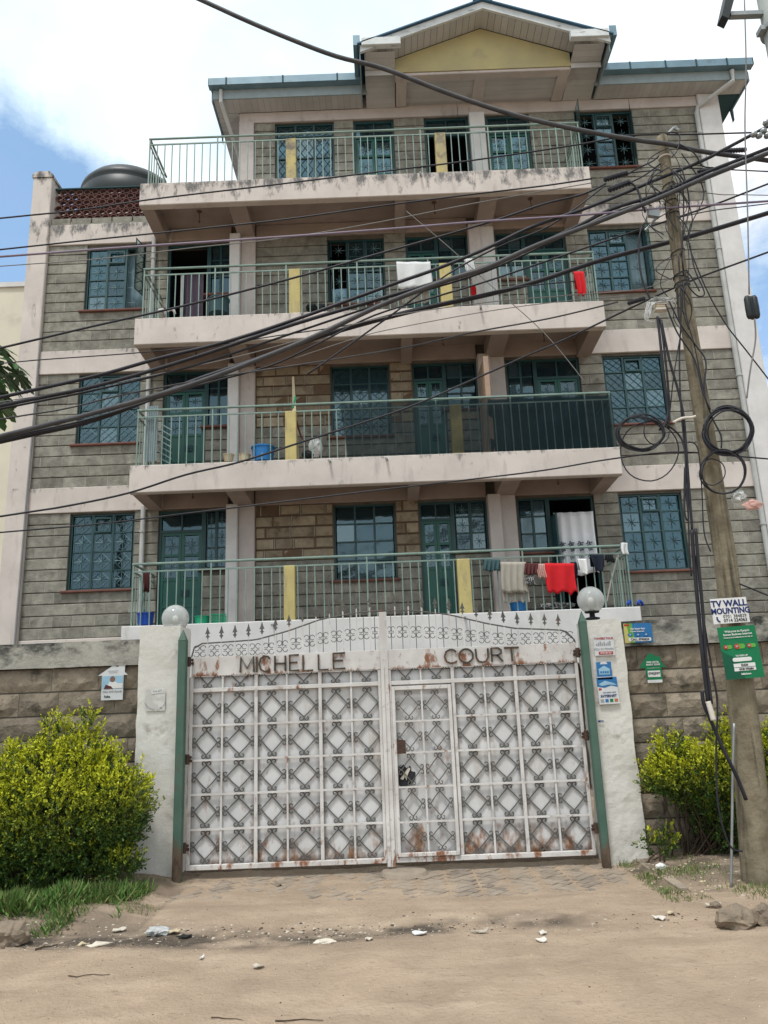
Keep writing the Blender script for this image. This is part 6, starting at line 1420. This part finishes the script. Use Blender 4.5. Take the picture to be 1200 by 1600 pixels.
grass('grass', 15000, (-5.2, -2.25, 6.45, 7.7), (.06, .20), .15, seed=2, dens=lambda x, y: max(0, min(1, .75 + 1.5 * cl(x, y, 2.2, 1) - max(0, 6.75 - y) * 2.8 - max(0, x + 2.75) * 1.3)))
grass('weeds', 4500, (2.15, 4.8, 6.7, 8.2), (.03, .085), .45, seed=3, dens=lambda x, y: max(0, min(1, .35 + 2.2 * cl(x, y, 2.5, 5) + (.3 if x < 2.9 and y < 7.6 else -.15))))
grass('dry_grass', 700, (-2.6, -2.0, 6.9, 8.1), (.03, .08), .6, seed=4, dens=lambda x, y: max(0, .2 + 2 * cl(x, y, 4, 7)))
# leaf litter, pebbles
rng = np.random.default_rng(9)
def scatter(name, n, area, s, m, seed, dens=None, flat_=.5):
    rng = np.random.default_rng(seed); mb = MB(); k = 0
    while k < n:
        x, y = rng.uniform(area[0], area[1]), rng.uniform(area[2], area[3])
        if dens and rng.random() > dens(x, y): continue
        k += 1; r = rng.uniform(*s); z = ground_h(x, y); a = rng.uniform(0, 6.28); q = []
        for i in range(5): an = a + i * 1.257; rr = r * rng.uniform(.7, 1.2); q.append((x + rr * math.cos(an), y + rr * math.sin(an), z - .003))
        mb.add(q + [(x, y, z + r * flat_)], [(i, (i + 1) % 5, 5) for i in range(5)])
    mb.build(name, m, kind='stuff')
scatter('gravel', 5200, (-4.5, 4.5, 4.0, 8.2), (.002, .009), 'stone', 1, lambda x, y: max(.12, math.exp(-((y - 6.25) / .4) ** 2)))
scatter('gravel', 1500, (-4.5, 4.5, 4.0, 8.2), (.002, .008), 'cream_plastic', 2, lambda x, y: max(.15, math.exp(-((y - 6.3) / .5) ** 2)))
scatter('leaf_litter', 350, (2.2, 4.6, 6.9, 8.3), (.008, .026), 'cream_plastic', 4, None, .25)
scatter('leaf_litter', 260, (-4.4, -1.6, 6.1, 6.75), (.006, .02), 'litter', 5, None, .2)
gl_ = lambda x, y: math.exp(-((y - 6.32) / .16) ** 2) * (1 if x < .8 else .3)
scatter('rubbish_bits', 320, (-4.4, 2.2, 5.9, 6.8), (.006, .024), 'litter', 21, gl_, .15); scatter('rubbish_bits', 420, (-4.4, 2.2, 5.9, 6.8), (.006, .022), 'bark', 22, gl_, .3)
scatter('rubbish_bits', 160, (2.3, 4.4, 6.8, 8.0), (.008, .03), 'litter', 23, None, .12); scatter('rubbish_bits', 300, (-4.0, 4.0, 4.1, 8.0), (.003, .012), 'bark', 24, None, .3)
# papaya tree at the left edge
ptr = thing('papaya_tree', (-6.35, 10.6, 0), 'papaya tree whose lobed leaves reach into the picture at the left edge', 'tree')
tp_ = Vector((-6.25, 10.6, 6.85)); mb = MB(); mb.tube([(-6.35, 10.6, 0), (-6.4, 10.6, 3), tp_], .10, 12, r2=.06); mb.build('trunk', 'bark', ptr, smooth=True)
random.seed(5); lobes_ = []
def papaya_leaf():
    out_ = [(0, 0)]
    for k in range(9):
        a = -150 + k * 300 / 8; L_ = 1 - .25 * abs(k - 4) / 4
        for (dr, da, s) in ((.42, -18, 1), (.62, -12, 1), (.70, -16, 1), (.76, -7, 1), (.86, -8, 1), (1.0, 0, 1), (.86, 8, 1), (.76, 7, 1), (.70, 16, 1), (.62, 12, 1), (.44, 18, 1)): out_.append((math.sin(R(a + da)) * dr * L_, math.cos(R(a + da)) * dr * L_))
    return out_
PL = papaya_leaf()
leaves_px = [(-8, 535), (22, 566), (14, 600), (-12, 580), (4, 548), (8, 585), (-6, 612), (28, 585)]
ctr = [(at(px, py, 10.35 + .1 * k), 1) for k, (px, py) in enumerate(leaves_px)]
for k in range(13):
    a = k * 2.4; ctr.append((tp_ + Vector((math.cos(a) * random.uniform(.5, .9) - .3, math.sin(a) * random.uniform(.5, .9), random.uniform(-.5, .5))), 0))
for c, v in ctr:
    if not v and c.x > -5.75: c.x = -5.9
    s = random.uniform(.36, .42) if v else random.uniform(.4, .5)
    dirn = (c - tp_); dirn.z *= .4; dirn.normalize(); dn = Vector((dirn.x, dirn.y, -.75 + random.uniform(-.3, .2))).normalized(); side = dn.cross(Vector((0, 0, 1))).normalized(); nrm = side.cross(dn)
    vs = [c + side * (x * s) + dn * (y * s) + nrm * (-.12 * s * (x * x + y * y) + .03 * s * math.sin(8 * math.atan2(x, y))) for x, y in PL]
    fs = [(0, i, i + 1) for i in range(1, len(vs) - 1)]
    mb = MB().add(vs, fs); mb.build('leaf', 'papaya', ptr); st = MB(); st.tube([tp_, tp_.lerp(c, .5) + Vector((0, 0, .12)), c], .012, 5, r2=.007); st.build('leaf_stalk', 'leaf', ptr)

# ================================================================== STONES AND LITTER
def stone(px, py, s, label, seed, flat_=.62):
    d = (rt * (px - 600) + up * (800 - py) + fw * F_PX); t = -EYE / d.z; c = Vector((d.x * t, d.y * t, 0)); c.z = ground_h(c.x, c.y) + s * flat_ * .62
    crumple('stone', c, s, s * .8, s * flat_, 'stone', label, 'stone', seed, 'loose stones beside the road', rough_=.30)
stone(16, 1470, .135, 'brown angular stone at the left edge of the verge', 3, .75); stone(1150, 1443, .15, 'large flat brown stone at the foot of the right bank', 5, .55); stone(1196, 1440, .09, 'smaller tan stone right of the large flat one', 8, .9)
stone(1118, 1416, .045, 'small dark stone just behind the large flat one', 9, .6)
def scrap(px, py, wpx, hpx, m, label, seed, name='litter_scrap', cat='litter', th=.006, lift=.0):
    d = (rt * (px - 600) + up * (800 - py) + fw * F_PX); t = -EYE / d.z; c = Vector((d.x * t, d.y * t, 0)); s = t * F_PX * 1.0 / 1200 / 1.0
    rd = random.Random(seed); w_ = wpx * t / 2 * 1.0; l_ = hpx * t * 1.6; n = 9; vs = []; z0 = ground_h(c.x, c.y)
    for k in range(n):
        a = k * 2 * math.pi / n; r = rd.uniform(.7, 1.1); vs.append((c.x + w_ * r * math.cos(a), c.y + l_ * r * math.sin(a), z0 + .008 + rd.uniform(0, .022) + lift))
    vs.append((c.x, c.y, z0 + .02 + lift)); o = MB().add(vs, [(k, (k + 1) % n, n) for k in range(n)]).build(name, m, label=label, cat=cat, group='litter lying on the ground')
    so = o.modifiers.new('s', 'SOLIDIFY'); so.thickness = th
def bag(px, py, sx, sz, m, label, seed):
    d = (rt * (px - 600) + up * (800 - py) + fw * F_PX); t = -EYE / d.z; c = Vector((d.x * t, d.y * t, sz * .5 + ground_h(d.x * t, d.y * t)))
    crumple('plastic_bag', c, sx, sx * .7, sz, m, label, 'plastic bag', seed, 'litter lying on the ground', rough_=.4)
bag(248, 1455, .085, .035, 'plastic_clear', 'crumpled clear plastic bag on the damp strip left of the drive', 2); bag(1033, 1366, .045, .035, 'white', 'small white crumpled cup on the weeds at the right', 4)
bag(508, 1465, .07, .018, 'litter', 'flattened pale carton on the road edge below the middle of the left gate leaf', 6); bag(1188, 1428, .06, .03, 'tape', 'creased pale paper behind the stones at the right edge', 9)
scrap(158, 1474, 48, 7, 'litter', 'long pale strip of cardboard lying on the damp earth at the left', 1); scrap(272, 1455, 20, 6, 'cream_plastic', 'small tan scrap right of the clear plastic bag', 2); scrap(290, 1459, 26, 4, 'lampblack', 'flat black plastic scrap right of the tan one', 3)
scrap(130, 1471, 18, 5, 'cream_plastic', 'tan leaf-like scrap left of the cardboard strip', 4); scrap(187, 1452, 22, 4, 'litter', 'pale strip at the edge of the grass above the cardboard', 5); scrap(654, 1456, 26, 6, 'white', 'crumpled white paper just right of the gate centre line', 6)
scrap(576, 1466, 16, 5, 'litter', 'small pale scrap right of the flattened carton', 7); scrap(750, 1456, 34, 4, 'litter', 'thin pale torn strip in front of the wicket door', 8); scrap(846, 1470, 20, 6, 'tape', 'cream scrap on the road below the right gate leaf', 9)
scrap(848, 1458, 15, 4, 'tape', 'smaller cream scrap just above the other one', 10); scrap(1030, 1431, 20, 6, 'tape', 'cream piece of paper at the edge of the right bank', 11); scrap(404, 1514, 20, 5, 'litter', 'pale fragment alone on the road left of centre', 12)
scrap(315, 1501, 8, 4, 'white', 'tiny white fragment on the road at the left', 13); scrap(1115, 1415, 34, 4, 'litter', 'thin pale stick-like scrap before the large flat stone', 14); scrap(435, 1381, 10, 6, 'stone', 'small brown clod on the drive below the gate', 15); scrap(1048, 1426, 14, 4, 'cream_plastic', 'tan fragment right of the cream paper at the bank', 16)
def twig(px0, py0, px1, py1, r, label, seed):
    P = []
    rd = random.Random(seed)
    for k in range(6):
        u = k / 5; px, py = px0 + (px1 - px0) * u, py0 + (py1 - py0) * u + rd.uniform(-2, 2); d = (rt * (px - 600) + up * (800 - py) + fw * F_PX); t = -EYE / d.z; P.append((d.x * t, d.y * t, ground_h(d.x * t, d.y * t) + r + .002))
    MB().tube(P, r, 5, r2=r * .5).build('twig', 'bark', label=label, cat='twig', group='twigs lying on the road')
twig(107, 1528, 172, 1525, .0035, 'long dry twig lying on the road at the left', 1); twig(430, 1592, 505, 1592, .004, 'dark twig at the bottom edge of the picture', 2); twig(55, 1483, 90, 1470, .008, 'curved root on the damp strip at the far left', 3); twig(330, 1590, 380, 1596, .003, 'pale twig near the bottom edge left of the dark twig', 4)
